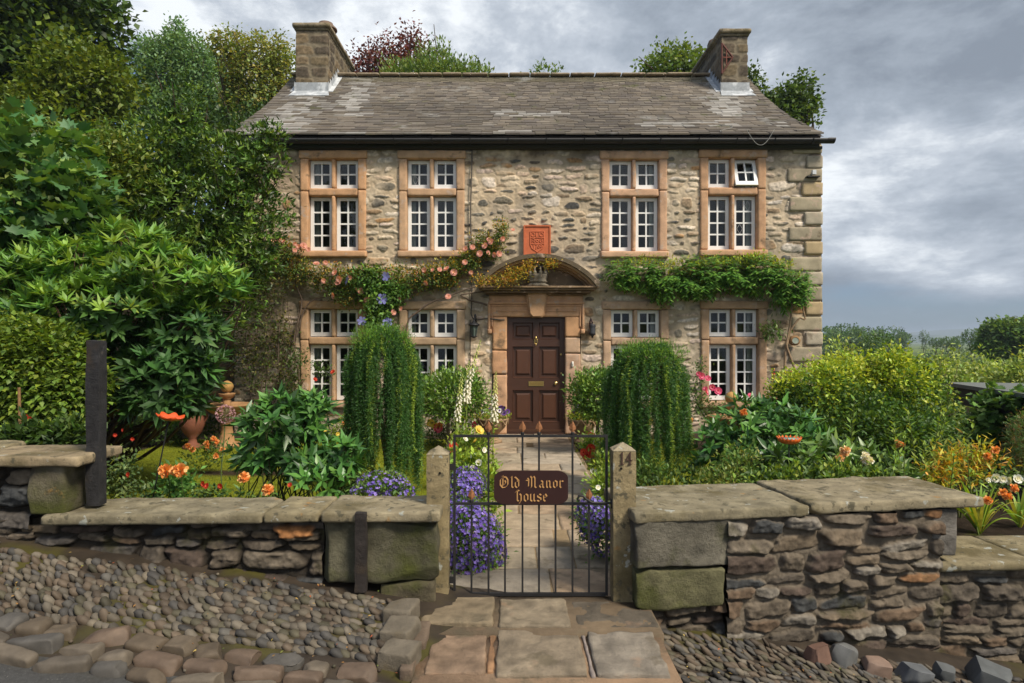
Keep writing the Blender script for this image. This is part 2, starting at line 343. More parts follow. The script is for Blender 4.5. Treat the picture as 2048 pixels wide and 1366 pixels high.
LEAD = mat('lead', .6, .35, 9, .3, 50, .004, .4, fac2=[((.62, .64, .66), 4., .52, .1, 2.)])
DARK = mat('dark_room', .95, .3, 3, 0)
CLOTH = mat('curtain_cloth', .9, .1, 5, 0)
CERAM = mat('glazed_ceramic', .3, .12, 12, .05, 60, .002, .5, coat=.3)
PLAIN = mat('plain', .7, .15, 20, .1, 80, .002, .3)
GRASS = mat('grass_blade', .7, .15, 3, 0, spec=.2, trans=.3)
LAWNM = mat('lawn_turf', .95, .35, 9, 1., 70, .02, .1)
LAND = mat('far_land', .95, .3, .05, .6, .8, .5, .1, fac2=[((.10, .13, .035), .012, .5, .06, 2.), ((.055, .085, .02), .03, .55, .05, 9.)])
GLASS = m_glass()

# ------------------------------------------------------------------ scene graph helpers
def tag(o, label=None, cat=None, group=None, kind=None):
    if label: o['label'] = label
    if cat: o['category'] = cat
    if group: o['group'] = group
    if kind: o['kind'] = kind
    return o
def thing(name, label, cat, loc=(0, 0, 0), group=None):
    o = bpy.data.objects.new(name, None); COL.objects.link(o); o.location = loc; o.empty_display_size = .1
    return tag(o, label, cat, group)
def part(name, mb, m, parent, smooth=True, angle=None, label=None, kind=None, local=False):
    o = bpy.data.objects.new(name, mb.mesh(name, smooth, angle)); o.data.materials.append(m); COL.objects.link(o); o.parent = parent
    if parent.type == 'EMPTY' and not local: o.location = -parent.location
    return tag(o, label, None, None, kind)
def single(name, mb, m, label=None, cat=None, group=None, kind=None, smooth=True, angle=None):
    o = bpy.data.objects.new(name, mb.mesh(name, smooth, angle)); o.data.materials.append(m); COL.objects.link(o); return tag(o, label, cat, group, kind)
def copy_tree(o, parent=None):
    c = o.copy(); COL.objects.link(c)
    if parent: c.parent = parent
    for ch in o.children: copy_tree(ch, c)
    return c
# ================================================================== THE SETTING
def G(x, y):                 # the sloping street verge
    return -.14*np.clip(x, -14, 14)-.02-.10*(3.75-np.clip(y, -6, 3.95))
def ground_z(x, y):
    street = G(x, y)-.09
    gard = np.where(x > 2.7, np.clip(.12-(x-5)*.10, -1.4, .12), 0.0)*np.clip((12-y)/4, 0, 1)+np.where(x > 2.7, np.clip(-(x-5)*.10, -1.5, 0), 0)*(1-np.clip((12-y)/4, 0, 1))
    far = np.clip((y-18)/60, 0, 1)
    roll = fb2(x/60+3, y/60, 3)*1.0*np.clip((np.hypot(x, y)-20)/80, 0, 1)
    g = gard-1.2*far*np.clip((x+2)/14, 0, 1)+roll-.02
    # a grassy rise beyond the garden to the right
    g = g+0.5*np.exp(-(((x-62)/20)**2+((y-85)/26)**2))
    return np.where(y < np.where(x > .65, 4.36, 4.08), street, g)
xs = np.unique(np.concatenate([np.linspace(-12, 14, 105), np.linspace(-60, 160, 60), np.linspace(-400, 600, 30), np.array([-4000, -2500, -1200, -700, 900, 1500, 2800, 4000])]))
ys = np.unique(np.concatenate([np.linspace(-6, 4.01, 30), np.array([4.02,4.07,4.09,4.2,4.35,4.37]), np.linspace(4.5, 14, 36), np.linspace(15, 260, 70), np.array([-4000, -1500, -500, -150, -60, -20, 320, 450, 700, 1100, 2000, 4000])]))
GX, GY = np.meshgrid(xs, ys, indexing='ij'); mb = MB()
gcol = np.where((GY.ravel() > 13)[:, None] | (np.abs(GX.ravel()) > 8)[:, None], np.array([[.13, .17, .035]]), np.array([[.045, .032, .02]]))
field_mesh(mb, GX, GY, GX*0, gcol.reshape(GX.shape+(3,)), lambda u, v, h: np.stack([u, v, ground_z(u, v)], 1))
single('ground', mb, LAND, kind='structure')

# road and cobbled pavement
mb = MB(); u = np.linspace(-30, 30, 200); v = np.concatenate([np.linspace(-30, 0, 12)[:-1], np.linspace(0, 2.96, 60)]); U, V = np.meshgrid(u, v, indexing='ij')
field_mesh(mb, U, V, U*0, np.broadcast_to(np.array([.060, .059, .057]), U.shape+(3,)), lambda a, b, h: np.stack([a, b, G(a, b)-.012+.012*fb2(a*3, b*3, 4)], 1))
single('road', mb, ASPH, kind='structure')
mb = MB(); u = np.linspace(-6, 6, 480); v = np.linspace(2.78, 4.0, 60); U, V = np.meshgrid(u, v, indexing='ij')
sc = np.array([.036, .026, .017])*(1+1.2*fb2(U*9, V*9, 4))[..., None]; ms = np.clip((fb2(U*2.6+4, V*2.6, 3)-.04)*6+.5*fb2(U*30, V*30, 2), 0, 1)[..., None]; sc = sc*(1-ms)+np.array([.060, .052, .010])*ms
field_mesh(mb, U, V, U*0, sc, lambda a, b, h: np.stack([a, b, G(a, b)-.004+.02*fb2(a*7, b*7, 4)+np.where(b < 2.84, -.03, 0)], 1))
# pebbles set on edge in running rows
th = np.linspace(0, math.pi, 6); ph = np.arange(9)*2*math.pi/9
PV = np.array([[math.sin(t)*math.cos(p), math.sin(t)*math.sin(p), math.cos(t)] for t in th for p in ph])
PQ = np.array([[i*9+j, i*9+(j+1) % 9, (i+1)*9+(j+1) % 9, (i+1)*9+j] for i in range(5) for j in range(9)])
def pebble(x, y, a, b, h, ang, lean, col, dz=0.0):
    P = np.sign(PV)*np.abs(PV)**.88*np.array([a, b, h])
    P = P*(1+.45*fb3(PV*1.1+rng.random()*40, 2))[:, None]
    for _ in range(2):
        nd = nrm(rng.normal(size=3)); e = P @ nd-max(a, h)*.72; P = P-np.clip(e, 0, None)[:, None]*nd*.8
    ca, sa = math.cos(ang), math.sin(ang); M = np.array([[ca, -sa, 0], [sa, ca, 0], [0, 0, 1]]) @ np.array(Matrix.Rotation(lean, 3, 'Y'))
    mb.add(P @ M.T+np.array([x, y, float(G(x, y))+dz]), PQ, np.array(col)*.62*(1+.18*rng.normal()))
pcs = [(.14, .118, .088), (.18, .148, .105), (.115, .105, .09), (.135, .10, .068), (.20, .168, .125), (.085, .078, .07), (.155, .115, .078), (.12, .105, .065)]
def zone(x0, x1, y0, y1, sx, sy, ang, a, b, keep, hh=.034, lean0=.35):
    y = y0
    while y < y1:
        x = x0+rng.random()*sx
        while x < x1:
            if rng.random() < keep and not (-.52 < x < .86 and True):
                w = rng.uniform(.7, 1.35); wob = .8*fb2(x*1.3, y*1.6, 2)+(.5 if x < -2.2 and x < 0 else 0); row_l = lean0*(.55+1.1*vn2(x*.8+7, y*1.5))
                pebble(x+rng.normal()*.004, y+.10*fb2(x*1.1+4, y, 2)+rng.normal()*.004, a*w, b*rng.uniform(.75, 1.3), hh*rng.uniform(.8, 1.2), ang+wob+rng.normal()*.12, row_l+rng.normal()*.16, pcs[rng.integers(8)], rng.uniform(-.016, .002))
            x += sx*rng.uniform(.85, 1.15)
        y += sy
zone(-3.6, -.56, 3.10, 3.70, .040, .060, R(8), .019, .026, .96, .042, -.85)
zone(.80, 3.7, 2.95, 3.80, .036, .052, R(12), .015, .022, .96, .050, -1.0)
for i in range(260):         # small stray gravel between
    x = rng.uniform(-3.4, 3.4); y = rng.uniform(2.85, 3.75)
    if -.5 < x < .85: continue
    pebble(x, y, .010, .008, .008, 0, 0, pcs[rng.integers(8)], .004)
single('pavement', mb, PEB, kind='structure')
# large kerb setts: three staggered rows
mb = MB(); kc = [(.15, .115, .078), (.13, .108, .083), (.165, .115, .08), (.115, .105, .092), (.14, .105, .07), (.185, .15, .11)]
for row, (y, dy) in enumerate(((3.01, .125), (2.885, .095), (2.79, .075))):
    x = -3.6+row*.07
    while x < (.62 if row == 0 else .95):
        w = rng.uniform(.11, .24) if row == 0 else rng.uniform(.12, .27)
        if not (row == 0 and x > -.62): rough_box(mb, (x+w/2, y+rng.normal()*.008, float(G(x+w/2, y))-.026), (w*.97, dy*1.04, .12*rng.uniform(.9, 1.12)), tuple(v*.70 for v in kc[rng.integers(6)]), .013, .026, .014, 9, cuts=12, cd=(.60, .92), rot=rng.normal()*.16, tilt=(rng.normal()*.09, rng.normal()*.09), cvar=.3)
        x += w
single('kerb', mb, PEB, kind='structure')
mb = MB(); n = 260; P = np.stack([rng.uniform(-3.4, 3.2, n), rng.uniform(2.85, 3.72, n)], 1); P = P[(P[:, 0] < -.45)|(P[:, 0] > .75)]; n = len(P); P = np.concatenate([P, (G(P[:, 0], P[:, 1])+.028)[:, None]], 1)
D = rdir(n); D[:, 2] *= .2; leaves(mb, P, D, np.array([0, 0, 1.])+rdir(n)*.3, rng.uniform(.010, .026, n), .010, palette(n, [(.20, .10, .03), (.12, .08, .035), (.24, .07, .03), (.10, .12, .03), (.28, .20, .06)], .2)); single('fallen_leaves', mb, LEAF, 'tiny fallen leaves and petals caught between the cobbles', 'leaf litter', kind='stuff')

# garden path and the threshold slabs, as flags of uneven size
mb = MB(); fc = [(.30, .235, .165), (.26, .215, .155), (.33, .25, .175), (.24, .205, .16), (.29, .21, .14), (.31, .26, .20)]
def flag(x0, x1, y0, y1, c=None, z=.0, t=.1, g=.010, rot=0, cuts=5):
    rough_box(mb, ((x0+x1)/2, (y0+y1)/2, z-t/2+rng.normal()*.002), (x1-x0-g, y1-y0-g, t), c or fc[rng.integers(6)], .03 if cuts == 0 else .013, .008, .009 if cuts == 0 else .013, 7 if cuts == 0 else 11, rot, cvar=.3 if cuts == 0 else .5, cuts=cuts, cd=(.92, .99))
y = 3.93; k = 0
while y < 10.6:
    h = rng.uniform(.30, .52); xs_ = [-.34] + sorted(rng.uniform(.0, .6, 1 if rng.random() < .7 else 2).tolist()) + [.90]
    if y < 4.7: xs_[0] = -.45; xs_[-1] = 1.0
    for a, b in zip(xs_[:-1], xs_[1:]):
        if b-a > .12: flag(a, b, y, y+h, tuple(v*1.3 for v in fc[rng.integers(6)]), g=.006, cuts=0)
    y += h
mb.box((-.38, 3.9, -.12), (.94, 10.7, -.010), (.26, .19, .11))
single('path', mb, SLAB, kind='structure')
mb = MB()
flag(-.50, -.10, 3.50, 3.86, (.25, .195, .125), .026); flag(-.075, .325, 3.49, 3.87, (.26, .21, .145), .012); flag(.345, .80, 3.49, 3.86, (.12, .10, .075), .004)
flag(-.42, -.125, 3.03, 3.48, (.26, .18, .12), -.004, rot=.01); flag(-.08, .36, 3.0, 3.475, (.25, .20, .14), .0); flag(.39, .745, 3.0, 3.45, (.25, .215, .17), .008, .12, rot=-.02)
flag(-.125, -.078, 3.04, 3.47, (.30, .17, .09), -.004); flag(.36, .395, 3.0, 3.47, (.30, .25, .22), -.002)
mb.box((-.50, 3.42, -.2), (.80, 3.93, .0), (.17, .125, .08)); mb.box((-.46, 2.96, -.2), (.78, 3.419, -.018), (.30, .20, .125)); mb.box((-.44, 2.88, -.2), (.62, 3.0, -.07), (.30, .20, .13))
for (x, y, w, d) in ((-.60, 3.52, .16, .18), (-.575, 3.33, .17, .20), (-.545, 3.14, .18, .18), (-.49, 3.10, .07, .2), (-.47, 3.40, .07, .26)):
    rough_box(mb, (x, y, float(G(x, y))+.02 if w > .1 else -.03), (w, d, .12), (.16, .135, .10) if w > .1 else (.17, .125, .09), .015, .014, .012, 7, rot=-.15 if w > .1 else -.02, cvar=.35, cuts=8 if w > .1 else 3, cd=(.8, .97))
for i in range(26): rough_box(mb, (rng.uniform(-.62, -.44), rng.uniform(3.62, 3.86), -.01), rng.uniform(.015, .04, 3), (.26, .20, .15), .01, .008, .003, 20)
single('doorstep_slabs', mb, SLAB, kind='structure')

# planted beds of bare soil either side of the path
mb = MB(); u = np.linspace(-6.2, 6.5, 260); v = np.concatenate([np.array([4.1, 4.3, 4.34]), np.linspace(4.42, 10.95, 130)]); U, V = np.meshgrid(u, v, indexing='ij'); sc = np.array([.05, .036, .025])*(1+1.3*fb2(U*8, V*8, 4))[..., None]
field_mesh(mb, U, V, U*0, sc, lambda a, b, h: np.stack([a, b, ground_z(a, np.maximum(b, 4.38))+.004+.020*(fb2(a*9, b*9, 4)+.1)*((a < -.4)|(a > .95))-.05*((a > -.4)&(a < .95))], 1), lambda a, b: (b > 4.36)|(a < .6))
single('garden_bed', mb, SOIL, kind='structure')
# lawn
def lawn_ok(x, y): return (y > 5.6) & (y < 10.15) & (((x > -5.2) & (x < -.75)) | ((x > 1.35) & (x < 3.0)))
mb = MB(); u = np.linspace(-5.2, 3.0, 160); v = np.linspace(5.6, 10.15, 90); U, V = np.meshgrid(u, v, indexing='ij')
LC = np.array([.19, .215, .016])
bare = np.exp(-(((U+3.05)/.8)**2+((V-7.55)/.16)**2))
lc = LC*(1+.5*fb2(U*1.5, V*3, 4))[..., None]; lc = lc*(1-np.clip(bare*1.6, 0, 1))[..., None]+np.array([.05, .035, .02])*np.clip(bare*1.6, 0, 1)[..., None]
field_mesh(mb, U, V, U*0, lc, lambda a, b, h: np.stack([a, b, .012+.012*fb2(a*3, b*3, 3)], 1), lambda a, b: lawn_ok(a, b))
single('lawn', mb, LAWNM, kind='structure')
mb = MB(); n = 60000; P = np.stack([rng.uniform(-5.2, 3, n), rng.uniform(5.6, 10.15, n), np.full(n, .01)], 1)
P = P[lawn_ok(P[:, 0], P[:, 1])]; bb = np.exp(-(((P[:, 0]+3.05)/.8)**2+((P[:, 1]-7.55)/.16)**2)); P = P[bb < .4]; n = len(P)
D = rdir(n)*.45+np.array([0, 0, 1]); leaves(mb, P, D, rdir(n), rng.uniform(.012, .026, n), .006, palette(n, [(.20, .22, .018), (.25, .26, .03), (.14, .17, .015)], .12), TPL4)
single('grass', mb, GRASS, 'short mown yellow-green grass blades on the lawn', 'grass', kind='stuff')

# distant blue hills: real ridges kilometres off
def ridge(name, x0, x1, y0, base, prof, col, depth):
    mb = MB(); u = np.linspace(x0, x1, 120); v = np.linspace(0, 1, 14); U, V = np.meshgrid(u, v, indexing='ij')
    t = (U-x0)/(x1-x0); hgt = np.array([prof(a) for a in u])[:, None]*np.sin(V*math.pi)**.8*(1+.12*fb2(U/180, V*3, 3))
    C = np.array(col)*(1+.5*fb2(U/60, V*6, 3))[..., None]
    field_mesh(mb, U, V, U*0, C, lambda a, b, h: np.stack([a, y0+b*depth, np.zeros_like(a)], 1))
    mb.v[-1][:, 2] = base+hgt.ravel(); return single(name, mb, LAND, kind='structure')
ridge('hill', 1050, 2600, 1900, -12, lambda x: 52*math.exp(-((x-1650)/260)**2)+26*math.exp(-((x-1330)/260)**2), (.07, .09, .05), 700)
ridge('hill', 500, 1800, 1500, -12, lambda x: 30*math.exp(-((x-1080)/190)**2)+22*math.exp(-((x-700)/160)**2), (.06, .085, .04), 400)

# ================================================================== THE HOUSE
D0 = 10.83; HX0, HX1 = -4.62, 5.15
EY, EZ, RY, RZ = 10.56, 4.90, 14.10, 7.27
def roofz(y):
    t = (y-EY)/(RY-EY); return EZ+(RZ-EZ)*t-.16*np.sin(np.pi*np.clip(t, 0, 1))
def u_(px): return (px-1024)/120.04
def v_(py): return CZ-(py-683)/120.04
house = thing('stone_house', 'two storey rubble stone house with slate roof, white sashes and brown front door', 'house', (.29, D0, 0))
WINS = [(667, 302, 'u', 0), (863.5, 302, 'u', 1), (1268, 303, 'u', 2), (1465, 300, 'u', 3), (667, 602, 'l', 0), (864, 603, 'l', 1), (1271, 603, 'l', 2), (1467, 602, 'l', 3)]
openings = [(u_(cx-63), u_(cx+63), v_(ty+210), v_(ty+4)) for cx, ty, k, i in WINS]+[(u_(984), u_(1161), -.4, v_(594))]
cream = [(.58, .49, .37), (.64, .55, .44), (.50, .385, .29), (.60, .48, .40), (.54, .48, .41), (.42, .33, .23)]
greys = [(.085, .088, .082), (.11, .108, .095), (.065, .066, .066), (.14, .13, .105), (.10, .085, .068), (.17, .155, .12)]
browns = [(.27, .20, .13), (.33, .25, .165), (.22, .165, .11), (.30, .20, .115), (.38, .22, .10)]
def facol(u, v, g):
    band = math.exp(-((v-3.35)/.75)**2)*(.15+.95*math.exp(-((u-.1)/1.5)**2)); low = .25*math.exp(-((v-2.75)/.4)**2)+(.16 if u > 1.3 else .05)
    if g.random() < band+low: return (greys[g.integers(6)], .80)
    if g.random() < .27: return (browns[g.integers(5)], 1)
    return (cream[g.integers(6)], 1)
sts = courses(HX0, HX1, -.3, 4.9, (.09, .235), (.14, .42), facol, .034, .024, (2.2, 4.5), (.008, .026), 3, 3, .05)
U, V, H, C = stone_field(HX0, HX1, -.3, 4.9, .0125, sts, (.44, .36, .255), .010, .026, 8, .3, 2)
# soot and damp under the eaves, green-black streaks: stains with their own outline
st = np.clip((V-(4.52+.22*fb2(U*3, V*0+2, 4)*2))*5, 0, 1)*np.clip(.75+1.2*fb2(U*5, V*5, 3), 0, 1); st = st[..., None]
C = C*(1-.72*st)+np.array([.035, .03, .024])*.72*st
dk = np.clip((fb2(U*1.6+8, V*.9, 4)-.12)*4, 0, .45)[..., None]; C = C*(1-dk)+np.array([.15, .12, .08])*dk
lw = np.clip((-2.0-U)*.35, 0, .4)[..., None]; C = C*(1-lw)+np.array([.15, .12, .08])*lw; C = C*np.array([1.01, 1., 1.]); sm = np.clip((fb2(U*2.7+60, V*3.6+9, 5)-.03)*5, 0, .72)[..., None]; C = C*(1-sm)+np.array([.47, .395, .295])*(1+1.2*fb2(U*14, V*14, 4))[..., None]*sm; H = H*(1-.35*sm[..., 0])+.006*sm[..., 0]; gy = np.clip((fb2(U*1.9+15, V*2.4+44, 4)-.08)*5, 0, .55)[..., None]; C = C*(1-gy)+np.array([.20, .18, .15])*gy; pk = np.clip((fb2(U*.9+31, V*1.1+5, 4)-.02)*3, 0, .45)[..., None]; C = C*(1-pk)+C*np.array([1.5, 1.4, 1.3])*pk  # lw: shade over the left end put into the stone colour as a smooth ramp
def keep(cu, cv):
    k = np.ones(cu.shape, bool)
    for a, b, c, d in openings: k &= ~((cu > a) & (cu < b) & (cv > c) & (cv < d))
    return k
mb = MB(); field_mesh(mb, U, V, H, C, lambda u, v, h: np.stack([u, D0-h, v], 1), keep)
def gable(xw, sgn, sd):
    s = courses(D0, 17.4, -.3, 7.3, (.11, .2), (.2, .42), lambda u, v, g: ((cream+browns+greys)[g.integers(17)], 1), .03, .02, (2.4, 4.2), (.015, .03), sd, 3, .03)
    U, V, H, C = stone_field(D0, 17.4, -.3, 7.3, .045, s, (.27, .215, .15), .006, .02, 8, .22, sd)
    def top(y): y = np.where(y > RY, 2*RY-y, y); return roofz(y)-.06
    field_mesh(mb, U, V, H, C, lambda u, v, h: np.stack([xw+sgn*h, u, v], 1), lambda cu, cv: cv < top(cu))
gable(HX0, -1, 21); gable(HX1-.01, 1, 22)
mb.box((HX0, 17.35, -.3), (HX1, 17.4, 4.9), (.3, .24, .17))
mb.box((HX0+.1, D0+.9, -.2), (HX1-.1, D0+.93, 4.85), (.02, .018, .016))     # dark inner partition
part('wall', mb, RUB, house)

# quoins on the right corner
mb = MB(); z = v_(285)-.12; i = 0
qz = [(298, 1590, 18), (320, 1617, 26), (345, 1580, 28), (373, 1608, 27), (402, 1583, 29), (432, 1613, 27), (462, 1582, 28), (491, 1614, 27), (522, 1584, 29), (552, 1617, 27), (581, 1606, 29), (611, 1615, 28), (641, 1588, 29), (671, 1615, 28), (702, 1582, 30), (733, 1612, 29), (764, 1584, 29), (795, 1612, 29), (826, 1584, 29), (857, 1612, 29)]
for py, xl, h in qz:
    x0 = u_(xl); x1 = u_(1643+(1 if i % 2 else 0)); hh = h/120*.985; x0 -= .05
    rough_box(mb, ((x0+x1)/2, D0+.16, v_(py+h/2-8)), (x1-x0, .42 if i % 2 else .4, hh), [(.34, .29, .20), (.37, .32, .24), (.30, .255, .18), (.38, .29, .17)][i % 4], .035, .022, .006, 8); i += 1
part('quoins', mb, SAND, house, label='buff sandstone corner blocks at the right end')

# ---- windows
def sash(cx, cz, w, h, rows, y, fw=.055, bar=.025, mb=None):
    mb = mb or MB(); c = (.80, .80, .78); x0, x1, z0, z1 = cx-w/2, cx+w/2, cz-h/2, cz+h/2
    mb.box((x0, y, z0), (x0+fw, y+.05, z1), c); mb.box((x1-fw, y, z0), (x1, y+.05, z1), c)
    mb.box((x0+fw, y, z1-fw), (x1-fw, y+.05, z1), c); mb.box((x0+fw, y, z0), (x1-fw, y+.05, z0+fw*1.25), c)
    ix0, ix1, iz0, iz1 = x0+fw, x1-fw, z0+fw*1.25, z1-fw
    mb.box((cx-bar/2, y+.008, iz0), (cx+bar/2, y+.04, iz1), c)
    for r in range(1, rows):
        zz = iz0+(iz1-iz0)*r/rows; mb.box((ix0, y+.010, zz-bar/2), (cx-bar/2-.0005, y+.038, zz+bar/2), c); mb.box((cx+bar/2+.0005, y+.010, zz-bar/2), (ix1, y+.038, zz+bar/2), c)
    return mb, (ix0, ix1, iz0, iz1)
stone_c = [(.49, .285, .155), (.47, .30, .18), (.50, .31, .195), (.46, .275, .16)]
YS = D0+.085
for wi, (cx, ty, kind, wn) in enumerate(WINS):
    c = stone_c[wn]; c = tuple(v*(.93 if kind == 'l' else 1.0) for v in c)
    if kind == 'l': c = (c[0]*.92, c[1]*1.0, c[2]*1.05)
    mb = MB(); X0, X1 = u_(cx-66), u_(cx+66); zt = v_(ty); zb = v_(ty+212); m = u_(cx)
    jw = 17/120; sw = 45/120; mw = (X1-X0-2*jw-2*sw)
    yc, dp = D0+.06, .20
    def bl(x0, x1, z0, z1, fy=0.0, d=dp, r=.018): rough_box(mb, ((x0+x1)/2, yc-fy/2, (z0+z1)/2), (x1-x0, d+fy, z1-z0), c, .03, r, .007, 9, cvar=.22)
    ztop = zt-.135; zmid1 = zt-.625 if kind == 'u' else zt-.60; zmid0 = zmid1-.125; zsill = zb+.10
    bl(X0-.02, X1+.02, ztop, zt+.005, .01); bl(X0-.015, X1+.015, zb-.01, zsill, .05)
    bl(X0, X0+jw, zmid1-.05, ztop-.001); bl(X0+.004, X0+jw-.003, zsill+.001, zmid1-.051)
    bl(X1-jw, X1, zmid1-.03, ztop-.001); bl(X1-jw+.003, X1-.003, zsill+.001, zmid1-.031)
    bl(m-mw/2, m+mw/2, zmid1, ztop-.001, -.015); bl(m-mw/2+.003, m+mw/2-.003, zsill+.001, zmid0, -.015)
    bl(X0+jw-.002, X1-jw+.002, zmid0-.001, zmid1+.001, -.010)
    win = part('window', mb, SAND, house)
    # dark room behind with curtain edges
    mb = MB(); y0, y1 = D0+.165, D0+.75; a, b, lo, hi = X0+.06, X1-.06, zb+.03, zt-.05; dc = (.07, .055, .045)
    mb.add([[a, y1, lo], [b, y1, lo], [b, y1, hi], [a, y1, hi]], [[0, 1, 2, 3]], dc)
    for q in ([[a, y0, lo], [a, y1, lo], [a, y1, hi], [a, y0, hi]], [[b, y1, lo], [b, y0, lo], [b, y0, hi], [b, y1, hi]], [[a, y0, hi], [a, y1, hi], [b, y1, hi], [b, y0, hi]], [[a, y0, lo], [b, y0, lo], [b, y1, lo], [a, y1, lo]]): mb.add(q, [[0, 1, 2, 3]], (.10, .085, .07))
    part('room_interior', mb, DARK, win, smooth=False)
    sides = {0: (0,), 1: (0,), 2: (1,), 3: (1,)}[wn] if kind == 'u' else ((0,) if wn < 2 else (1,))
    for s in sides:
        mb = MB(); xx = (X0+jw+.035) if s == 0 else (X1-jw-.035-.085); n = 12; t = np.linspace(0, .085, n)
        yy = D0+.20+.012*np.cos(t*220); zz = [zsill+.02, ztop-.02]
        V_ = np.array([[xx+t[i], yy[i], z] for z in zz for i in range(n)]); mb.add(V_, [[i, i+1, n+i+1, n+i] for i in range(n-1)], (.42, .42, .38)); part('curtain', mb, CLOTH, win)
    for si, sx in enumerate((m-mw/2-sw/2, m+mw/2+sw/2)):
        for tier, (z0, z1, rows) in enumerate(((zmid1+.012, ztop-.006, 2), (zsill+.012, zmid0-.008, 4))):
            h = z1-z0; mb, g = sash(sx, (z0+z1)/2, sw-.004, h, rows, YS)
            tl = 0
            if kind == 'u' and tier == 0 and si == 1: tl = {1: .05, 2: .06, 3: .33}.get(wn, 0)
            piv = (sx, YS, z1)
            def turn(mb):
                M = np.array(Matrix.Rotation(-tl, 3, 'X')); piv_ = np.array([sx, YS-.012, z1-.01])
                for k in range(len(mb.v)): mb.v[k] = (mb.v[k]-piv_) @ M.T+piv_
            if tl: turn(mb)
            if wn == 3 and tl:
                mb.box((sx-sw/2, YS+.056, z0), (sx-sw/2+.02, YS+.09, z1), (.78, .78, .76)); mb.box((sx+sw/2-.02, YS+.056, z0), (sx+sw/2, YS+.09, z1), (.78, .78, .76)); mb.box((sx-sw/2+.02, YS+.056, z0), (sx+sw/2-.02, YS+.09, z0+.02), (.78, .78, .76)); mb.box((sx-sw/2+.02, YS+.056, z1-.02), (sx+sw/2-.02, YS+.09, z1), (.78, .78, .76))
            part('sash', mb, PAINT, win, smooth=False, label='tilted open casement' if tl > .2 else None)
            mb = MB(); 
            for ci in range(2):
                for ri in range(rows):
                    a0_, a1_ = g[0]+(g[1]-g[0])*ci/2, g[0]+(g[1]-g[0])*(ci+1)/2; b0_, b1_ = g[2]+(g[3]-g[2])*ri/rows, g[2]+(g[3]-g[2])*(ri+1)/rows; e1, e2 = rng.normal()*.0022, rng.normal()*.0022      # old panes never sit quite true
                    mb.add([[a0_, YS+.026-e1-e2, b0_], [a1_, YS+.026+e1-e2, b0_], [a1_, YS+.026+e1+e2, b1_], [a0_, YS+.026-e1+e2, b1_]], [[0, 1, 2, 3]], (1, 1, 1))
            if tl: turn(mb)
            part('pane', mb, GLASS, win, smooth=False)
            # leaded diamond lights
            if kind == 'u' and ((wn == 3 and si == 1 and tier == 1) or (wn == 1 and si == 0 and tier == 0)):
                cells = ((1, 3), (0, 1)) if wn == 3 else ((0, 0),); W2 = (g[1]-g[0])/2; Hh = (g[3]-g[2])/rows
                for ci, ri in cells:
                    mb = MB()
                    cx2 = g[0]+W2*(ci+.5); cz2 = g[2]+Hh*(ri+.5); pts = [(cx2, cz2+Hh*.42), (cx2+W2*.36, cz2), (cx2, cz2-Hh*.42), (cx2-W2*.36, cz2), (cx2, cz2+Hh*.42)]
                    for p, q in zip(pts[:-1], pts[1:]): mb.tube([(p[0], YS+.02, p[1]), (q[0], YS+.02, q[1])], .0035, (.4, .4, .4), 5)
                    part('leaded_diamond', mb, LEAD, win)

# ---- doorway
mb = MB(); dc = (.50, .285, .15); dc2 = (.50, .29, .165)
def db(px0, px1, py0, py1, f, c=dc, r=.012, amp=.004, back=.16): x0, x1 = u_(px0), u_(px1); z1, z0 = v_(py0), v_(py1); rough_box(mb, ((x0+x1)/2, (D0+back-f)/2+D0/2, (z0+z1)/2), (x1-x0, back+f, z1-z0), c, .035, r, amp, 8, cvar=.2)
db(985, 1014, 634, 700, .05, dc, ); db(984, 1014, 701, 748, .052, (.48, .27, .15), amp=.012); db(986, 1014, 749, 868, .045, (.50, .30, .18), amp=.012)
db(1130, 1160, 634, 674, .05); db(1130, 1160, 675, 706, .047, (.44, .30, .20)); db(1130, 1161, 707, 780, .05, (.43, .28, .19), amp=.01); db(1130, 1160, 781, 868, .045, (.42, .27, .18), amp=.012)
db(975, 985.5, 632, 664, .03); db(1159.5, 1168, 632, 664, .03)
db(978, 1166, 590, 634, .05, dc2)
for (a, b, c_, d_, f) in ((976, 1168, 604, 609, .085), (982, 1162, 610, 613, .070), (992, 1152, 621, 624, .062), (976, 981, 609, 660, .08), (1163, 1168, 609, 660, .08), (983, 986, 613, 655, .066), (1158, 1161, 613, 655, .066)): db(a, b, c_, d_, f, dc2, .006, .002)
db(975, 984, 658, 668, .10, dc2, .015); db(1160, 1169, 658, 668, .10, dc2, .015)
ds = part('door_surround', mb, SAND, house)
mb = MB(); ks = [(1055, 588), (1092, 588), (1086, 628), (1082, 633), (1066, 633), (1061, 628)]
mb.prism([(u_(a), v_(b)) for a, b in ks][::-1], D0-.16, D0+.02, (.45, .27, .15)); mb.prism([(u_(1074+(a-1074)*1.22), v_(b-(0 if b < 600 else -2))) for a, b in ks][::-1], D0-.115, D0+.02, (.41, .245, .135))
part('keystone', mb, SAND, ds, smooth=False)
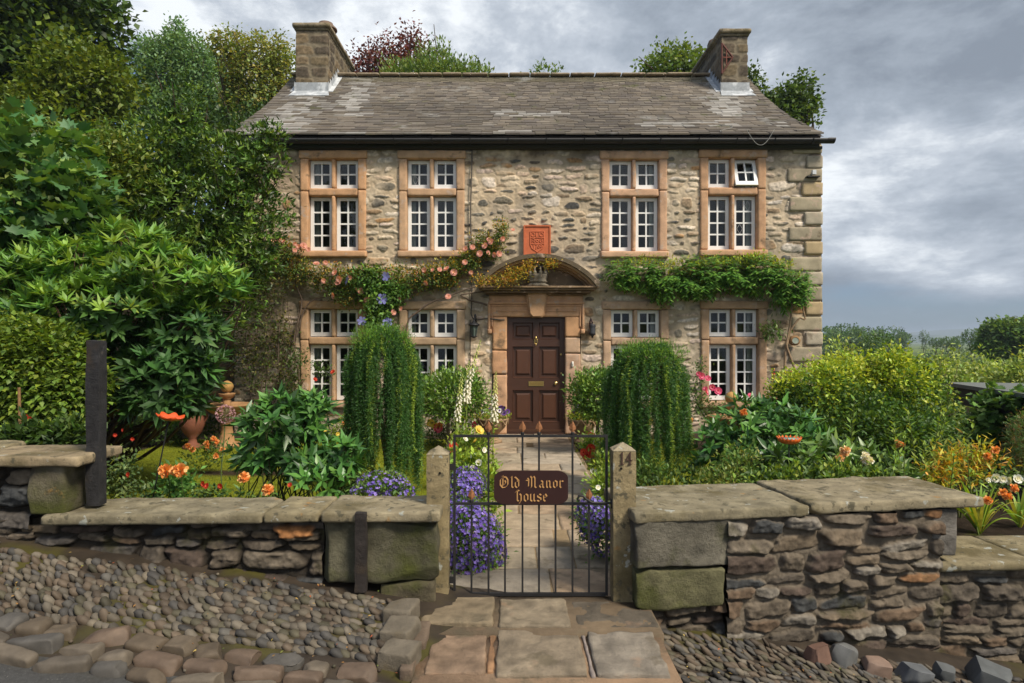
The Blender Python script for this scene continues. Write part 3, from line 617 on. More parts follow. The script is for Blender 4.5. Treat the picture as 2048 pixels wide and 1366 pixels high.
# pediment: cornice on soffit plus segmental arch
mb = MB(); pc = (.24, .165, .10); cx = 1075
for py0, py1, hw, f in ((575, 579, 117, .40), (579.5, 583, 112, .35), (583.5, 588, 104, .27), (588.5, 591, 98, .16)):
    rough_box(mb, (u_(cx), D0+.05-(f+.05)/2+.05, v_((py0+py1)/2)), (hw*2/120, f+.1, (py1-py0)/120*1.02), pc if f > .3 else (.17, .115, .07), .05, .01, .005, 8, cvar=.3)  # lower cornice courses and inner arch mouldings are coloured darker
hc = u_(cx); spr = v_(574); hw = 116/120; rise = 57/120; Rr = (hw*hw+rise*rise)/(2*rise); cz_ = spr+rise-Rr; a0 = math.asin(hw/Rr)
def arch(r0, r1, y0, y1, c, n=40):
    a = np.linspace(-a0, a0, n); V_ = []
    for t in a:
        for r in (r0, r1):
            for y in (y0, y1): V_.append([hc+r*math.sin(t), y, cz_+r*math.cos(t)])
    Q = []
    for i in range(n-1):
        o = i*4; p = o+4
        Q += [[o, p, p+2, o+2], [o+1, o+3, p+3, p+1], [o+2, p+2, p+3, o+3], [o, o+1, p+1, p]]
    Q += [[0, 2, 3, 1], [(n-1)*4, (n-1)*4+1, (n-1)*4+3, (n-1)*4+2]]
    V_ = np.array(V_); V_[:, [0, 2]] += (fb3(V_*9, 3)*.012)[:, None]; mb.add(V_, Q, c)
arch(Rr-.035, Rr+.03, D0-.40, D0+.02, (.11, .085, .055)); arch(Rr-.075, Rr-.036, D0-.34, D0+.02, (.38, .235, .12)); arch(Rr-.105, Rr-.0755, D0-.26, D0+.02, (.34, .21, .11)); arch(Rr-.135, Rr-.1055, D0-.16, D0+.02, (.26, .17, .09))
tp = [(hc-hw*.95, spr)]+[(hc+(Rr-.10)*math.sin(t), cz_+(Rr-.10)*math.cos(t)) for t in np.linspace(-a0*.93, a0*.93, 20)]+[(hc+hw*.95, spr)]
mb.prism([tp[i] for i in range(len(tp))], D0-.03, D0+.02, (.17, .125, .08))
ped = part('pediment', mb, SAND, house, smooth=True, angle=40, label='segmental pediment over the doorway, darker inside the arch and under the cornice')
mb = MB(); cx0 = u_(1074); cy0 = D0-.17; zb = v_(575)
mb.lathe([(.0, 0), (.17, 0), (.18, .02), (.165, .035), (.13, .05), (.13, .06), (.155, .07), (.16, .085), (.145, .10), (.15, .13), (.17, .18), (.17, .195), (.145, .20), (.11, .20), (0, .19)], (cx0, cy0, zb), (.20, .175, .135), 40, 10, .06)
for k in range(10):
    a = k*math.pi/5; mb.lathe([(0, -.03), (.028, -.01), (.03, .01), (.015, .035), (0, .045)], (cx0+.15*math.cos(a), cy0+.15*math.sin(a), zb+.215), (.22, .195, .15), 8)
    P = [(cx0+.15*math.cos(a)*(1-t*.9)*(1+.5*math.sin(t*3)), cy0+.15*math.sin(a)*(1-t*.9)*(1+.5*math.sin(t*3)), zb+.2+.13*math.sin(t*2.2)) for t in np.linspace(0, 1, 7)]; mb.tube(P, .012, (.22, .19, .15), 6)
mb.lathe([(0, -.05), (.05, -.03), (.055, .0), (.03, .04), (0, .055)], (cx0, cy0, zb+.35), (.24, .20, .15), 10)
part('carved_crown', mb, SAND, ped, label='weathered carved stone crown standing in the pediment')

# plaque with raised shield and lettering
def pen(mb, strokes, ox, oz, s, y0, y1, c, nib=.26, ang=40, smooth_=1):
    nx, nz = math.cos(R(ang))*nib/2, math.sin(R(ang))*nib/2
    for st_ in strokes:
        P = np.array(st_, float)
        for a, b in zip(P[:-1], P[1:]):
            cr = (b[0]-a[0])*nz-(b[1]-a[1])*nx
            q = [(a[0]-nx, a[1]-nz), (b[0]-nx, b[1]-nz), (b[0]+nx, b[1]+nz), (a[0]+nx, a[1]+nz)]
            if abs(cr) < .02*nib: continue
            if cr < 0: q = q[::-1]
            mb.prism([(ox+x*s, oz+z*s) for x, z in q][::-1], y0, y1, c)
def ring(cx, cz, rx, rz, n=16, a0=0, a1=360): return [(cx+rx*math.cos(R(a0+(a1-a0)*i/n)), cz+rz*math.sin(R(a0+(a1-a0)*i/n))) for i in range(n+1)]
def wire(mb, strokes, ox, oz, s, y, r, c):
    for st_ in strokes: mb.tube([(ox+x*s, y, oz+z*s) for x, z in st_], r, c, 6)
mb = MB(); rc = (.52, .145, .065); x0, x1, z0, z1 = u_(1047), u_(1101), v_(517), v_(452)
rough_box(mb, ((x0+x1)/2, D0-.02, (z0+z1)/2), (x1-x0, .10, z1-z0), rc, .02, .008, .002, 10, cvar=.1)
for a, b, c_, d_ in ((x0, x1, z1-.022, z1), (x0, x1, z0, z0+.022), (x0, x0+.022, z0+.0225, z1-.0225), (x1-.022, x1, z0+.0225, z1-.0225)): mb.box((a, D0-.086, c_), (b, D0-.069, d_), rc)
plq = part('carved_plaque', mb, mat('red_sandstone', .85, .1, 14, .3, 120, .003, .2), house, smooth=False, label='orange-red sandstone plaque with raised shield above the door')
mb = MB(); ox, oz = (x0+x1)/2, (z0+z1)/2
sh = [(-.8, 1.15), (.8, 1.15), (.8, -.35), (.6, -.8), (.2, -1.05), (0, -1.25), (-.2, -1.05), (-.6, -.8), (-.8, -.35), (-.8, 1.15)]
wire(mb, [sh, [(-.8, .42), (.8, .42)], [(-.8, -.25), (.8, -.25)], ring(-.48, .78, .2, .2), ring(.48, .78, .2, .2), [(-.16, 1.05), (-.16, .55), (.2, .55), (.2, 1.05)],
          [(-.62, -.15), (-.62, .3), (-.32, .3), (-.28, .15), (-.5, .05), (-.22, -.15)], ring(0, .08, .14, .12), ring(.48, .08, .2, .2, 14, 40, 330)+[(.66, .08), (.5, .08)],
          [(-.5, -.4), (-.38, -.35), (-.38, -.85)], [(-.26, -.35), (-.02, -.35), (-.14, -.85)], ring(.14, -.55, .1, .17), ring(.42, -.5, .1, .16)], ox, oz, .145, D0-.072, .009, (.50, .14, .065))
part('lettering', mb, _M['red_sandstone'], plq)

# door
mb = MB(); x0, x1, z0, z1 = u_(1014), u_(1130), v_(868), v_(634); yd = D0+.06; bc = (.062, .028, .018)
mb.box((x0-.05, yd+.035, z0), (x1+.05, yd+.07, z1+.03), bc)
rows = [(645, 679), (693, 756), (781, 845)]; cols = [(1025.5, 1066.5), (1078.5, 1119.5)]
zr = [z1]+[v for a, b in rows for v in (v_(a), v_(b))]+[z0]
xr = [x0]+[v for a, b in cols for v in (u_(a), u_(b))]+[x1]
for i in range(0, 7, 2): mb.box((x0, yd, zr[i+1]), (x1, yd+.034, zr[i]), bc)
for r in range(1, 6, 2):
    for i in range(0, 5, 2): mb.box((xr[i], yd, zr[r+1]+.0004), (xr[i+1], yd+.034, zr[r]-.0004), bc)
for a, b in rows:
    for c_, d_ in cols:
        X0, X1, Z0, Z1 = u_(c_), u_(d_), v_(b), v_(a); e = .035
        for (w0, w1, ya, yb) in ((0, .014, yd-.004, yd+.03), (.05, .075, yd+.03, yd+.012)):
            V_ = [[X0+w0, ya, Z0+w0], [X1-w0, ya, Z0+w0], [X1-w0, ya, Z1-w0], [X0+w0, ya, Z1-w0], [X0+w1, yb, Z0+w1], [X1-w1, yb, Z0+w1], [X1-w1, yb, Z1-w1], [X0+w1, yb, Z1-w1]]
            mb.add(V_, [[0, 1, 5, 4], [1, 2, 6, 5], [2, 3, 7, 6], [3, 0, 4, 7]], (.072, .032, .02))
        mb.add([[X0+.0755, yd+.012, Z0+.0755], [X1-.0755, yd+.012, Z0+.0755], [X1-.0755, yd+.012, Z1-.0755], [X0+.0755, yd+.012, Z1-.0755]], [[0, 1, 2, 3]], (.085, .036, .02))
mb.box((x0, yd-.03, z0+.03), (x1, yd-.002, z0+.075), (.07, .033, .02)); mb.box((x0-.02, yd-.07, z0-.02), (x1+.02, yd-.001, z0+.025), (.05, .025, .018))
door = part('door', mb, WOOD, house, smooth=False, label='dark brown six-panel front door')
mb = MB(); kx, kz = u_(1072), v_(683); mb.lathe([(0, -.01), (.02, -.005), (.022, .01), (.008, .03), (0, .035)], (kx, yd-.02, kz+.055), (.75, .55, .2), 12)
mb.tube([(kx+.028*math.sin(t), yd-.025-.004*math.cos(t), kz+.005-.045*math.cos(t)) for t in np.linspace(.3, 2*math.pi-.3, 20)], [.004+.005*math.sin(t/2)**4 for t in np.linspace(.3, 2*math.pi-.3, 20)], (.75, .55, .2), 8)
mb.lathe([(0, -.025), (.01, -.012), (.012, 0), (0, .012)], (kx, yd-.03, kz-.05), (.75, .55, .2), 10); mb.box((kx-.009, yd-.006, kz-.05), (kx+.009, yd-.0005, kz+.05), (.7, .5, .2)); part('door_knocker', mb, BRASS, door)
mb = MB(); a, b, c_, d_ = u_(1057.5), u_(1088), v_(772.5), v_(763); mb.box((a, yd-.010, c_), (b, yd-.0006, d_), (.72, .52, .2)); mb.box((a+.018, yd-.016, c_+.014), (b-.018, yd-.0102, d_-.012), (.62, .42, .15)); part('letter_plate', mb, BRASS, door, smooth=False)
def knob(name, px, py, r):
    mb = MB(); pr = [(0, -.05), (r*.8, -.045), (r, -.03), (r*.8, -.014), (r*.35, -.008), (r*.9, -.003), (r*.9, 0)]
    th_ = np.arange(16)*math.pi/8; V_ = np.array([[u_(px)+p*math.cos(t), yd+z*r*20, v_(py)+p*math.sin(t)] for p, z in pr for t in th_]); mb.add(V_, [[i*16+j, i*16+(j+1) % 16, (i+1)*16+(j+1) % 16, (i+1)*16+j] for i in range(6) for j in range(16)], (.75, .56, .22)); part(name, mb, BRASS, door)
knob('door_knob', 1112, 767, .032); knob('keyhole_cover', 1122.5, 709, .018); knob('keyhole_cover', 1123, 747, .014)
mb = MB(); rough_box(mb, (u_(1144.5), D0-.065, v_(728)), (.036, .03, .09), (.8, .78, .72), .012, .012, 0, 5); mb.lathe([(0, -.008), (.008, -.004), (.008, .004), (0, .008)], (u_(1144.5), D0-.085, v_(729)), (.1, .1, .1), 8); part('doorbell', mb, PAINT, house)

# ---- roof of individual slates
mb = MB(); VX0, VX1 = u_(446)*.985-.02, 5.09
nc = 36; ts = [0]
for i in range(nc): ts.append(ts[-1]+(1.55-1.0*i/nc))
ts = np.array(ts)/ts[-1]
sl = [(.15, .126, .102), (.17, .145, .115), (.125, .106, .09), (.18, .153, .122), (.138, .12, .10), (.155, .128, .098)]
def ry(t): return EY+(RY-EY)*t
for i in range(nc):
    ya, yb = ry(ts[i]), ry(min(ts[i+1]+(ts[i+1]-ts[i])*.7, 1.0)); za, zb_ = float(roofz(ya)), float(roofz(yb)); x = VX0-rng.random()*.1
    wmin, wmax = .17-.08*ts[i], .36-.17*ts[i]
    while x < VX1:
        w = min(rng.uniform(wmin, wmax), VX1-x+.02); xa = max(x, VX0); xb = min(x+w-.006, VX1+rng.uniform(-.01, .01))
        if xb-xa > .03:
            c = np.array(sl[rng.integers(6)])*(1+.10*rng.normal())*(.70+.42*vn2(xa*.8, ts[i]*4)); dz = rng.uniform(.018, .03); j = rng.normal()*.004; k = rng.normal()*.003; tt = rng.uniform(.0, .012)
            cxm = (xa+xb)/2
            lf = max(np.exp(-((cxm+4.05)/.55)**2)*(1-ts[i]*.25), .9*np.exp(-((cxm+3.15)/.35)**2)*(ts[i] > .45), .9*np.exp(-((cxm-(3.7+.8*ts[i]))/.45)**2)*(ts[i] > .35), .7*(vn2(cxm*1.1+3, ts[i]*5+1) > .80)*(ts[i] < .5))
            if rng.random() < lf*.95: f = rng.uniform(.45, .95)*lf; c = c*(1-f)+np.array([.40, .385, .36])*f
            if ts[i] > .9: c = c*.7+np.array([.13, .12, .05])*.3
            V_ = [[xa, ya-j, za+tt], [xb, ya-j+k, za+tt], [xb, yb, zb_-.004], [xa, yb, zb_-.004]]; V2 = [[a, b-.004, c_+dz] for a, b, c_ in V_]; V2[2][2] -= dz*.55; V2[3][2] -= dz*.55
            mb.add(V_+V2, [[0, 3, 2, 1], [4, 5, 6, 7], [0, 1, 5, 4], [1, 2, 6, 5], [2, 3, 7, 6], [3, 0, 4, 7]], c)
        x += w
# underlay and rear slope
n = 14; yy = np.linspace(EY+.02, RY, n); V_ = [[x, y, float(roofz(y))-.035] for y in yy for x in (VX0+.01, VX1-.01)]; mb.add(V_, [[2*i, 2*i+1, 2*i+3, 2*i+2] for i in range(n-1)], (.05, .04, .035))
V_ = [[x, 2*RY-y, float(roofz(y))] for y in yy for x in (VX0+.01, VX1-.01)]; mb.add(V_, [[2*i, 2*i+2, 2*i+3, 2*i+1] for i in range(n-1)], (.14, .125, .11))
roof = part('roof', mb, SLATE, house, smooth=False)
mb = MB(); x = VX0
while x < VX1-.1:
    w = rng.uniform(.4, .6); w = min(w, VX1-x); rough_box(mb, (x+w/2, RY, RZ+.035+rng.normal()*.003), (w-.008, .26, .055), (.27, .215, .15), .05, .03, .006, 8, tilt=(0, rng.normal()*.006)); x += w
part('ridge_tiles', mb, SAND, roof)
def chimney(xo, xi, ztop, pot):
    yf, yb = 13.3, 15.35; lo = 5.9
    mb = MB(); s = courses(0, 2*(xi-xo)+2*(yb-yf), lo, ztop-.2, (.2, .30), (.28, .5), lambda u, v, g: ([(.11, .085, .06), (.085, .068, .05), (.15, .115, .07), (.07, .058, .045), (.19, .14, .085)][g.integers(5)], 1), .02, .01, (4, 8), (.008, .014), int(abs(xo)*100), 6, .0)
    W_, D_ = xi-xo, yb-yf; U, V, H, C = stone_field(0, 2*W_+2*D_, lo, ztop-.12, .02, s, (.20, .165, .115), .008, .012, 10, .35, 7)
    def mp(u, v, h):
        c = np.array([(xo, yf), (xi, yf), (xi, yb), (xo, yb)]); nr = np.array([(0, -1), (1, 0), (0, 1), (-1, 0)], float); lim = np.array([0, W_, W_+D_, 2*W_+D_]); dr = np.array([(1, 0), (0, 1), (-1, 0), (0, -1)], float)
        k = np.clip(np.searchsorted(lim, u, 'right')-1, 0, 3); p = c[k]+dr[k]*(u-lim[k])[:, None]+nr[k]*h[:, None]; return np.stack([p[:, 0], p[:, 1], v], 1)
    field_mesh(mb, U, V, H, C, mp)
    ch = part('chimney', mb, RUB, roof)
    mb = MB(); rough_box(mb, ((xo+xi)/2, (yf+yb)/2, ztop-.05), (xi-xo+.13, yb-yf+.13, .09), (.27, .22, .15), .07, .02, .006, 7); rough_box(mb, ((xo+xi)/2, (yf+yb)/2, ztop-.12), (xi-xo+.06, yb-yf+.06, .06), (.20, .165, .115), .07, .015, .005, 7); part('chimney_cap', mb, COPE, roof)
    mb = MB(); zf = float(roofz(yf)); sg = [(xo-.02, yf-.02), (xi+.02, yf-.02)]
    mb.add([[xo-.03, yf-.03, zf-.02], [xi+.03, yf-.03, zf-.02], [xi+.03, yf-.03, zf+.20], [xo-.03, yf-.03, zf+.20]], [[0, 1, 2, 3]], (.30, .32, .34))
    mb.add([[xo-.08, yf-.24, float(roofz(yf-.24))+.04], [xi+.10, yf-.24, float(roofz(yf-.24))+.04], [xi+.03, yf-.03, zf+.03], [xo-.03, yf-.03, zf+.03]], [[0, 1, 2, 3]], (.36, .38, .40))
    n = 7; yy = np.linspace(yf-.03, RY, n)
    for xx, sgn in ((xi+.022, 1), (xo-.022, -1)):
        for i in range(n-1):
            z0, z1 = float(roofz(yy[i])), float(roofz(yy[i+1])); q = [[xx, yy[i], z0-.03], [xx, yy[i+1]+.01, z1-.03], [xx+sgn*.006, yy[i+1]+.01, z1+.14], [xx+sgn*.006, yy[i], z1+.14]]; mb.add(q, [[0, 1, 2, 3]], (.38, .40, .42)); q = [[xx, yy[i], z0+.04], [xx+sgn*.10, yy[i], z0+.035], [xx+sgn*.10, yy[i+1], z1+.035], [xx, yy[i+1], z1+.04]]; mb.add(q, [[0, 1, 2, 3]], (.46, .48, .5))
    part('lead_flashing', mb, LEAD, roof, smooth=False)
    return ch
ch1 = chimney(-4.42, -3.78, 8.05, 1); ch2 = chimney(4.29, 4.82, 7.93, 2)
mb = MB(); cxp = -3.98; cyp = 13.9
mb.lathe([(.0, 0), (.17, 0), (.165, .12), (.0, .12)], (cxp, cyp, 8.0), (.20, .085, .05), 20)
for k in range(9): a = k*2*math.pi/9; mb.tube([(cxp+.13*math.cos(a), cyp+.13*math.sin(a), 8.1), (cxp+.13*math.cos(a), cyp+.13*math.sin(a), 8.25)], .014, (.22, .09, .05), 6)
mb.lathe([(.24, 8.20), (.235, 8.23), (.16, 8.30), (.15, 8.335), (0, 8.335)], (cxp, cyp, 0), (.17, .12, .09), 20); mb.lathe([(0, 8.20), (.24, 8.20)], (cxp, cyp, 0), (.1, .06, .05), 20)
part('chimney_cowl', mb, TERRA, roof, angle=40)
mb = MB(); mb.lathe([(.0, 0), (.16, 0), (.16, .06), (.13, .14), (.06, .18), (0, .19)], (4.40, 14.1, 7.92), (.16, .115, .09), 20); part('chimney_cowl', mb, TERRA, roof)
mb = MB(); q = [(4.275, 7.62), (4.50, 7.33), (4.275, 7.0)]
for a, b in zip(q, q[1:]+q[:1]): mb.tube([(a[0], 13.25, a[1]), (b[0], 13.25, b[1])], .020, (.12, .045, .035), 6)
mb.tube([(4.37, 13.25, 7.48), (4.37, 13.25, 7.18)], .014, (.2, .07, .05), 6); mb.tube([(4.30, 13.25, 7.33), (4.48, 13.25, 7.33)], .012, (.2, .07, .05), 6); part('rusty_aerial_bracket', mb, RUST, roof)

# gutter, fascia, pipes, cables
mb = MB(); mb.box((VX0+.05, EY+.15, EZ-.17), (VX1-.02, EY+.18, EZ-.03), (.02, .018, .016)); mb.box((HX0, EY+.181, EZ-.175), (HX1-.02, D0+.05, EZ-.13), (.03, .025, .02))
th_ = np.linspace(math.pi, 2*math.pi, 9)
def gut(x0, x1, yc, zc, r): V_ = np.array([[x, yc+rr*math.cos(t), zc+rr*math.sin(t)] for x in (x0, x1) for rr in (r, r-.006) for t in th_]); Q = [[i, i+1, 18+i+1, 18+i] for i in range(8)]+[[9+i, 27+i, 27+i+1, 9+i+1] for i in range(8)]+[[0, 18, 27, 9], [8, 17, 35, 26]]; mb.add(V_, Q, (.022, .021, .022))
gut(VX0+.06, 5.14, EY+.06, EZ-.055, .07); gut(5.14, 5.26, EY+.06, EZ-.05, .075)
for x in np.arange(-4.4, 5.2, .62): mb.tube([(x, EY+.06+.078*math.cos(t), EZ-.055+.078*math.sin(t)) for t in np.linspace(math.pi, 2*math.pi, 7)], .008, (.02, .02, .02), 5); mb.tube([(x, EY+.135, EZ-.06), (x, D0+.01, EZ-.19)], .008, (.02, .02, .02), 5)
part('gutter', mb, IRON, house)
mb = MB(); xx = u_(943); mb.tube([(xx+.012*math.sin(z*3), D0-.045, z) for z in np.linspace(v_(300), v_(628), 12)]+[(xx+.02, D0-.05, v_(636)), (xx+.1, D0-.05, v_(640)), (u_(975), D0-.06, v_(637)), (u_(1000), D0-.07, v_(640)), (u_(1013), D0-.03, v_(640))], .011, (.10, .085, .07), 7); mb.tube([(xx-.02, D0-.03, z) for z in np.linspace(v_(640), v_(860), 8)], .008, (.06, .05, .04), 6)
part('wall_cable', mb, PLAIN, house)
mb = MB(); mb.tube([(u_(1480)+t*.45, EY-.03-.01*math.sin(t*3), v_(268)-.02-.26*math.sin(t*math.pi)) for t in np.linspace(0, 1, 14)], .004, (.30, .30, .28), 5); mb.tube([(u_(1450)+.16*math.sin(t*5), EY+.6*(1-t)-.02, float(roofz(EY+.6*(1-t)))+.04) for t in np.linspace(0, 1, 12)], .004, (.30, .30, .28), 5); part('aerial_cable', mb, PLAIN, house)
mb = MB(); x, z = u_(1622), v_(348); mb.box((x-.03, D0-.13, z-.035), (x+.03, D0-.08, z+.035), (.6, .62, .64)); mb.box((x-.012, D0-.0798, z-.012), (x+.012, D0-.04, z+.012), (.1, .1, .1)); mb.box((x-.11, D0-.12, z-.075), (x+.10, D0-.03, z-.055), (.03, .03, .03)); part('security_sensor', mb, PLAIN, house, smooth=False)

# wall lanterns
def lantern(name, label, px, py, s, side):
    x = u_(px); z = v_(py); t = thing(name, label, 'wall lantern', (x, D0-.05, z)); y = D0-.16
    mb = MB(); mb.lathe([(.0, .10), (.012, .095), (.02, .075), (.03, .06), (.085*s, .03), (.095*s, .015), (.09*s, .0), (0, 0)], (x, y, z), (.02, .02, .022), 8)
    for k in range(4):
        a = math.pi/4+k*math.pi/2; mb.tube([(x+.078*s*math.cos(a), y+.078*s*math.sin(a), z+.005), (x+.048*s*math.cos(a), y+.048*s*math.sin(a), z-.17)], .006, (.02, .02, .022), 6)
    mb.lathe([(0, -.165), (.055*s, -.165), (.06*s, -.178), (.03, -.19), (.01, -.205), (0, -.21)], (x, y, z), (.02, .02, .022), 8)
    mb.tube([(x+side*.01, D0-.03, z+.02), (x+side*.03, D0-.08, z+.12), (x+side*.02, y, z+.15), (x, y, z+.10)], [.018, .014, .012, .010], (.02, .02, .022), 7); mb.lathe([(0, .13), (.02, .14), (.024, .16), (.012, .19), (0, .2)], (x+side*.02, y+.03, z), (.02, .02, .022), 8)
    mb.box((x+side*.01-.03, D0-.04, z-.05), (x+side*.01+.03, D0-.012, z+.09), (.02, .02, .022)); part('bracket', mb, IRON, t)
    mb = MB(); mb.lathe([(.07*s, .0), (.042*s, -.165)], (x, y, z), (.09, .12, .10), 4); part('lantern_glass', mb, PLAIN, t, smooth=False)
lantern('wall_lantern', 'black wall lantern with greenish glass beside the drain cable', 949, 652, 1.0, 1)
t = thing('wall_lantern', 'narrow black cylindrical wall lantern right of the front door', 'wall lantern', (u_(1182), D0-.05, v_(660)))
x, z = u_(1183), v_(660); mb = MB(); mb.lathe([(.0, .10), (.05, .09), (.055, .07), (.055, .045)], (x, D0-.12, z), (.025, .025, .03), 16); mb.lathe([(.055, -.06), (.05, -.08), (.02, -.10), (.012, -.13), (0, -.135)], (x, D0-.12, z), (.02, .02, .025), 16); mb.tube([(x-.01, D0-.03, z-.02), (x-.03, D0-.03, z+.14), (x-.02, D0-.06, z+.19), (x, D0-.12, z+.12)], .013, (.06, .035, .04), 7); mb.box((x-.045, D0-.035, z-.07), (x+.02, D0-.012, z+.12), (.035, .02, .02)); part('bracket', mb, IRON, t)
mb = MB(); mb.lathe([(.052, .046), (.052, -.061)], (x, D0-.12, z), (.05, .05, .055), 16); part('lantern_glass', mb, mat('lantern_body', .25, .1, 5, 0, spec=.6), t)
mb = MB(); x, z = u_(1583), v_(681)
mb.lathe([(0, 0), (.0, 0)], (x, D0-.08, z), (.2, .1, .05), 6)
V_ = []; 
for rr, yy2 in ((.055, -.06), (.085, -.05), (.09, -.02), (.085, .03), (.04, .05), (0, .052)):
    for k in range(16): V_.append([x+rr*math.cos(k*math.pi/8), D0-.10+yy2, z+rr*math.sin(k*math.pi/8)*.95])
mb.add(V_, [[i*16+j, (i+1)*16+j, (i+1)*16+(j+1) % 16, i*16+(j+1) % 16] for i in range(5) for j in range(16)], (.26, .15, .07)); V_ = [[x+.056*math.cos(k*math.pi/8), D0-.155, z+.056*math.sin(k*math.pi/8)*.95] for k in range(16)]+[[x, D0-.15, z]]; mb.add(V_, [[j, 16, (j+1) % 16] for j in range(16)], (.30, .34, .28))
mb.tube([(x, D0-.09, z+.085), (x+.01, D0-.08, z+.14), (x-.01, D0-.06, z+.2)], .006, (.2, .12, .06), 6)
single('hanging_feeder', mb, TERRA, 'round terracotta disc with pale centre hung on the vine stem at the quoins', 'bird feeder')
# ================================================================== STREET WALLS, GATE, POSTS
wcol = [(.115, .092, .068), (.135, .108, .078), (.095, .078, .06), (.15, .115, .078), (.105, .092, .08), (.16, .13, .095), (.085, .062, .048), (.125, .085, .055)]
def drywall(name_part, parent, x0, x1, zlo, zhi, yf, seed, mort, hr=(.06, .15), wr=(.13, .34), extra=(), slope=0.0, light=0.0, capz=None):
    def cf(u, v, g):
        r = g.random(); c = wcol[g.integers(8)]
        if r < .03: c = (.20, .105, .05)
        elif r < .15: c = (.06, .062, .062)
        elif r < .15+light: c = (.21, .185, .15)
        return (c, 1)
    s = courses(x0, x1, zlo, zhi, hr, wr, cf, .010, .012, (3.0, 7), (.015, .06), seed, 6, .025)+list(extra)
    U, V, H, C = stone_field(x0, x1, zlo, zhi, .0068, s, mort, .008, .016, 12, .3, seed)
    mb = MB(); field_mesh(mb, U, V, H, C, lambda u, v, h: np.stack([u, yf+(u-x0)*slope-h+.03, v], 1))
    mb.box((x0+.02, yf+.06+((x1-x0)*slope if slope else 0), zlo), (x1-.02, yf+.36+(x1-x0)*slope*.5, zhi-.004), (.06, .05, .04))
    return part(name_part, mb, FIELD, parent)
def slab(parent, x0, x1, ya, yb, ztop, t, c, rot=0, slope=0.0):
    mb = MB(); cx = (x0+x1)/2; rough_box(mb, (cx, (ya+yb)/2, ztop-t/2), ((x1-x0)-.006, yb-ya, t), c, .016, .014, .009, 8, rot, (0, slope), cvar=.35, cuts=6, cd=(.90, .985)); return part('coping_slab', mb, COPE, parent)
def block(parent, px0, px1, py0, py1, d, dep, c, amp=.016, rot=0, rnd=.035, m=None, name='stone_block'):
    mb = MB(); rough_box(mb, ((X(px0, d)+X(px1, d))/2, d+dep/2, (Z(py0, d)+Z(py1, d))/2), (X(px1, d)-X(px0, d), dep, Z(py0, d)-Z(py1, d)), c, .012, rnd*.6, amp*1.5, 5, rot, cvar=.7, cuts=9, cd=(.83, .97)); return part(name, mb, m or BLOCK, parent)
cc = [(.27, .225, .135), (.25, .215, .14), (.285, .24, .155)]
w1 = thing('garden_wall', 'low mossy stone wall left of the gate with three coping slabs and big end block', 'stone wall', (-1.6, 3.92, 0))
slab(w1, -2.69, -1.425, 3.70, 4.12, .555, .062, cc[1], .006, -.006); slab(w1, -1.42, -1.10, 3.705, 4.125, .563, .06, cc[0], -.01, -.004); slab(w1, -1.09, -.405, 3.69, 4.11, .572, .064, cc[2], .0, -.004)
block(w1, 640, 876, 1041, 1165, 3.73, .38, (.125, .115, .075)); block(w1, 757, 868, 1167, 1216, 3.745, .36, (.16, .135, .085), .012)
ox_ = X(588, 3.76); oz_ = Z(1063, 3.76)
drywall('stonework', w1, -3.35, -1.10, -.02, .505, 3.78, 31, (.035, .028, .021), extra=[(ox_, oz_, .125, .035, 0, 6, .062, (.30, .135, .05), 6)])
w2 = thing('garden_wall', 'higher step of the street wall at the far left with worn coping', 'stone wall', (-3.8, 3.95, 0))
slab(w2, -3.15, -2.46, 3.69, 4.13, .885, .062, (.30, .235, .145), .0, .0); slab(w2, -4.3, -3.155, 3.69, 4.26, .895, .062, cc[0])
block(w2, 52, 128, 930, 1030, 3.73, .36, (.15, .13, .09), .010, rnd=.02)
drywall('stonework', w2, -5.2, -2.79, .2, .835, 3.79, 32, (.03, .024, .018))
SL = .15
w3 = thing('garden_wall', 'tall street wall right of the gate with lichen spotted coping over rubble', 'stone wall', (1.75, 4.0, 0))
def slab3(x0, x1, z, c):
    mb = MB(); cx = (x0+x1)/2; yf = 3.70+(cx-.655)*SL; rough_box(mb, (cx+.03, yf+.33, z-.034), ((x1-x0)-.006, .66, .068), c, .016, .014, .010, 8, math.atan(SL)*.9, (0, -.006), cvar=.35, cuts=6, cd=(.90, .985)); part('coping_slab', mb, COPE, w3)
slab3(.62, 1.70, .565, cc[1]); slab3(1.705, 2.86, .578, cc[2])
block(w3, 1256, 1487, 1036, 1137, 3.755, .5, (.165, .15, .115), .014, math.atan(SL)); block(w3, 1262, 1450, 1139, 1219, 3.745, .5, (.15, .14, .075), .018, math.atan(SL)*.6)
block(w3, 1861, 1917, 1019, 1113, 4.03, .45, (.17, .155, .135), .007, rnd=.02)
drywall('stonework', w3, 1.26, 2.66, -.58, .50, 3.80, 33, (.15, .122, .09), (.06, .15), (.13, .38), slope=SL, light=.22)
drywall('stonework', w3, .70, 1.26, -.42, -.0, 3.765, 35, (.05, .04, .03), (.05, .10), (.13, .26), slope=SL)
w4 = thing('garden_wall', 'lowest step of the street wall at the far right with flat coping', 'stone wall', (3.8, 4.3, 0))
for a, b in ((2.64, 3.28), (3.285, 4.2)):
    mb = MB(); rough_box(mb, ((a+b)/2, 4.03+.28+((a+b)/2-2.64)*.05, .135), (b-a, .56, .065), cc[0], .025, .022, .008, 7, .05, cvar=.28); part('coping_slab', mb, COPE, w4)
drywall('stonework', w4, 2.62, 4.3, -.95, .10, 4.08, 36, (.12, .098, .072), (.06, .14), (.12, .32), slope=.05, light=.06)
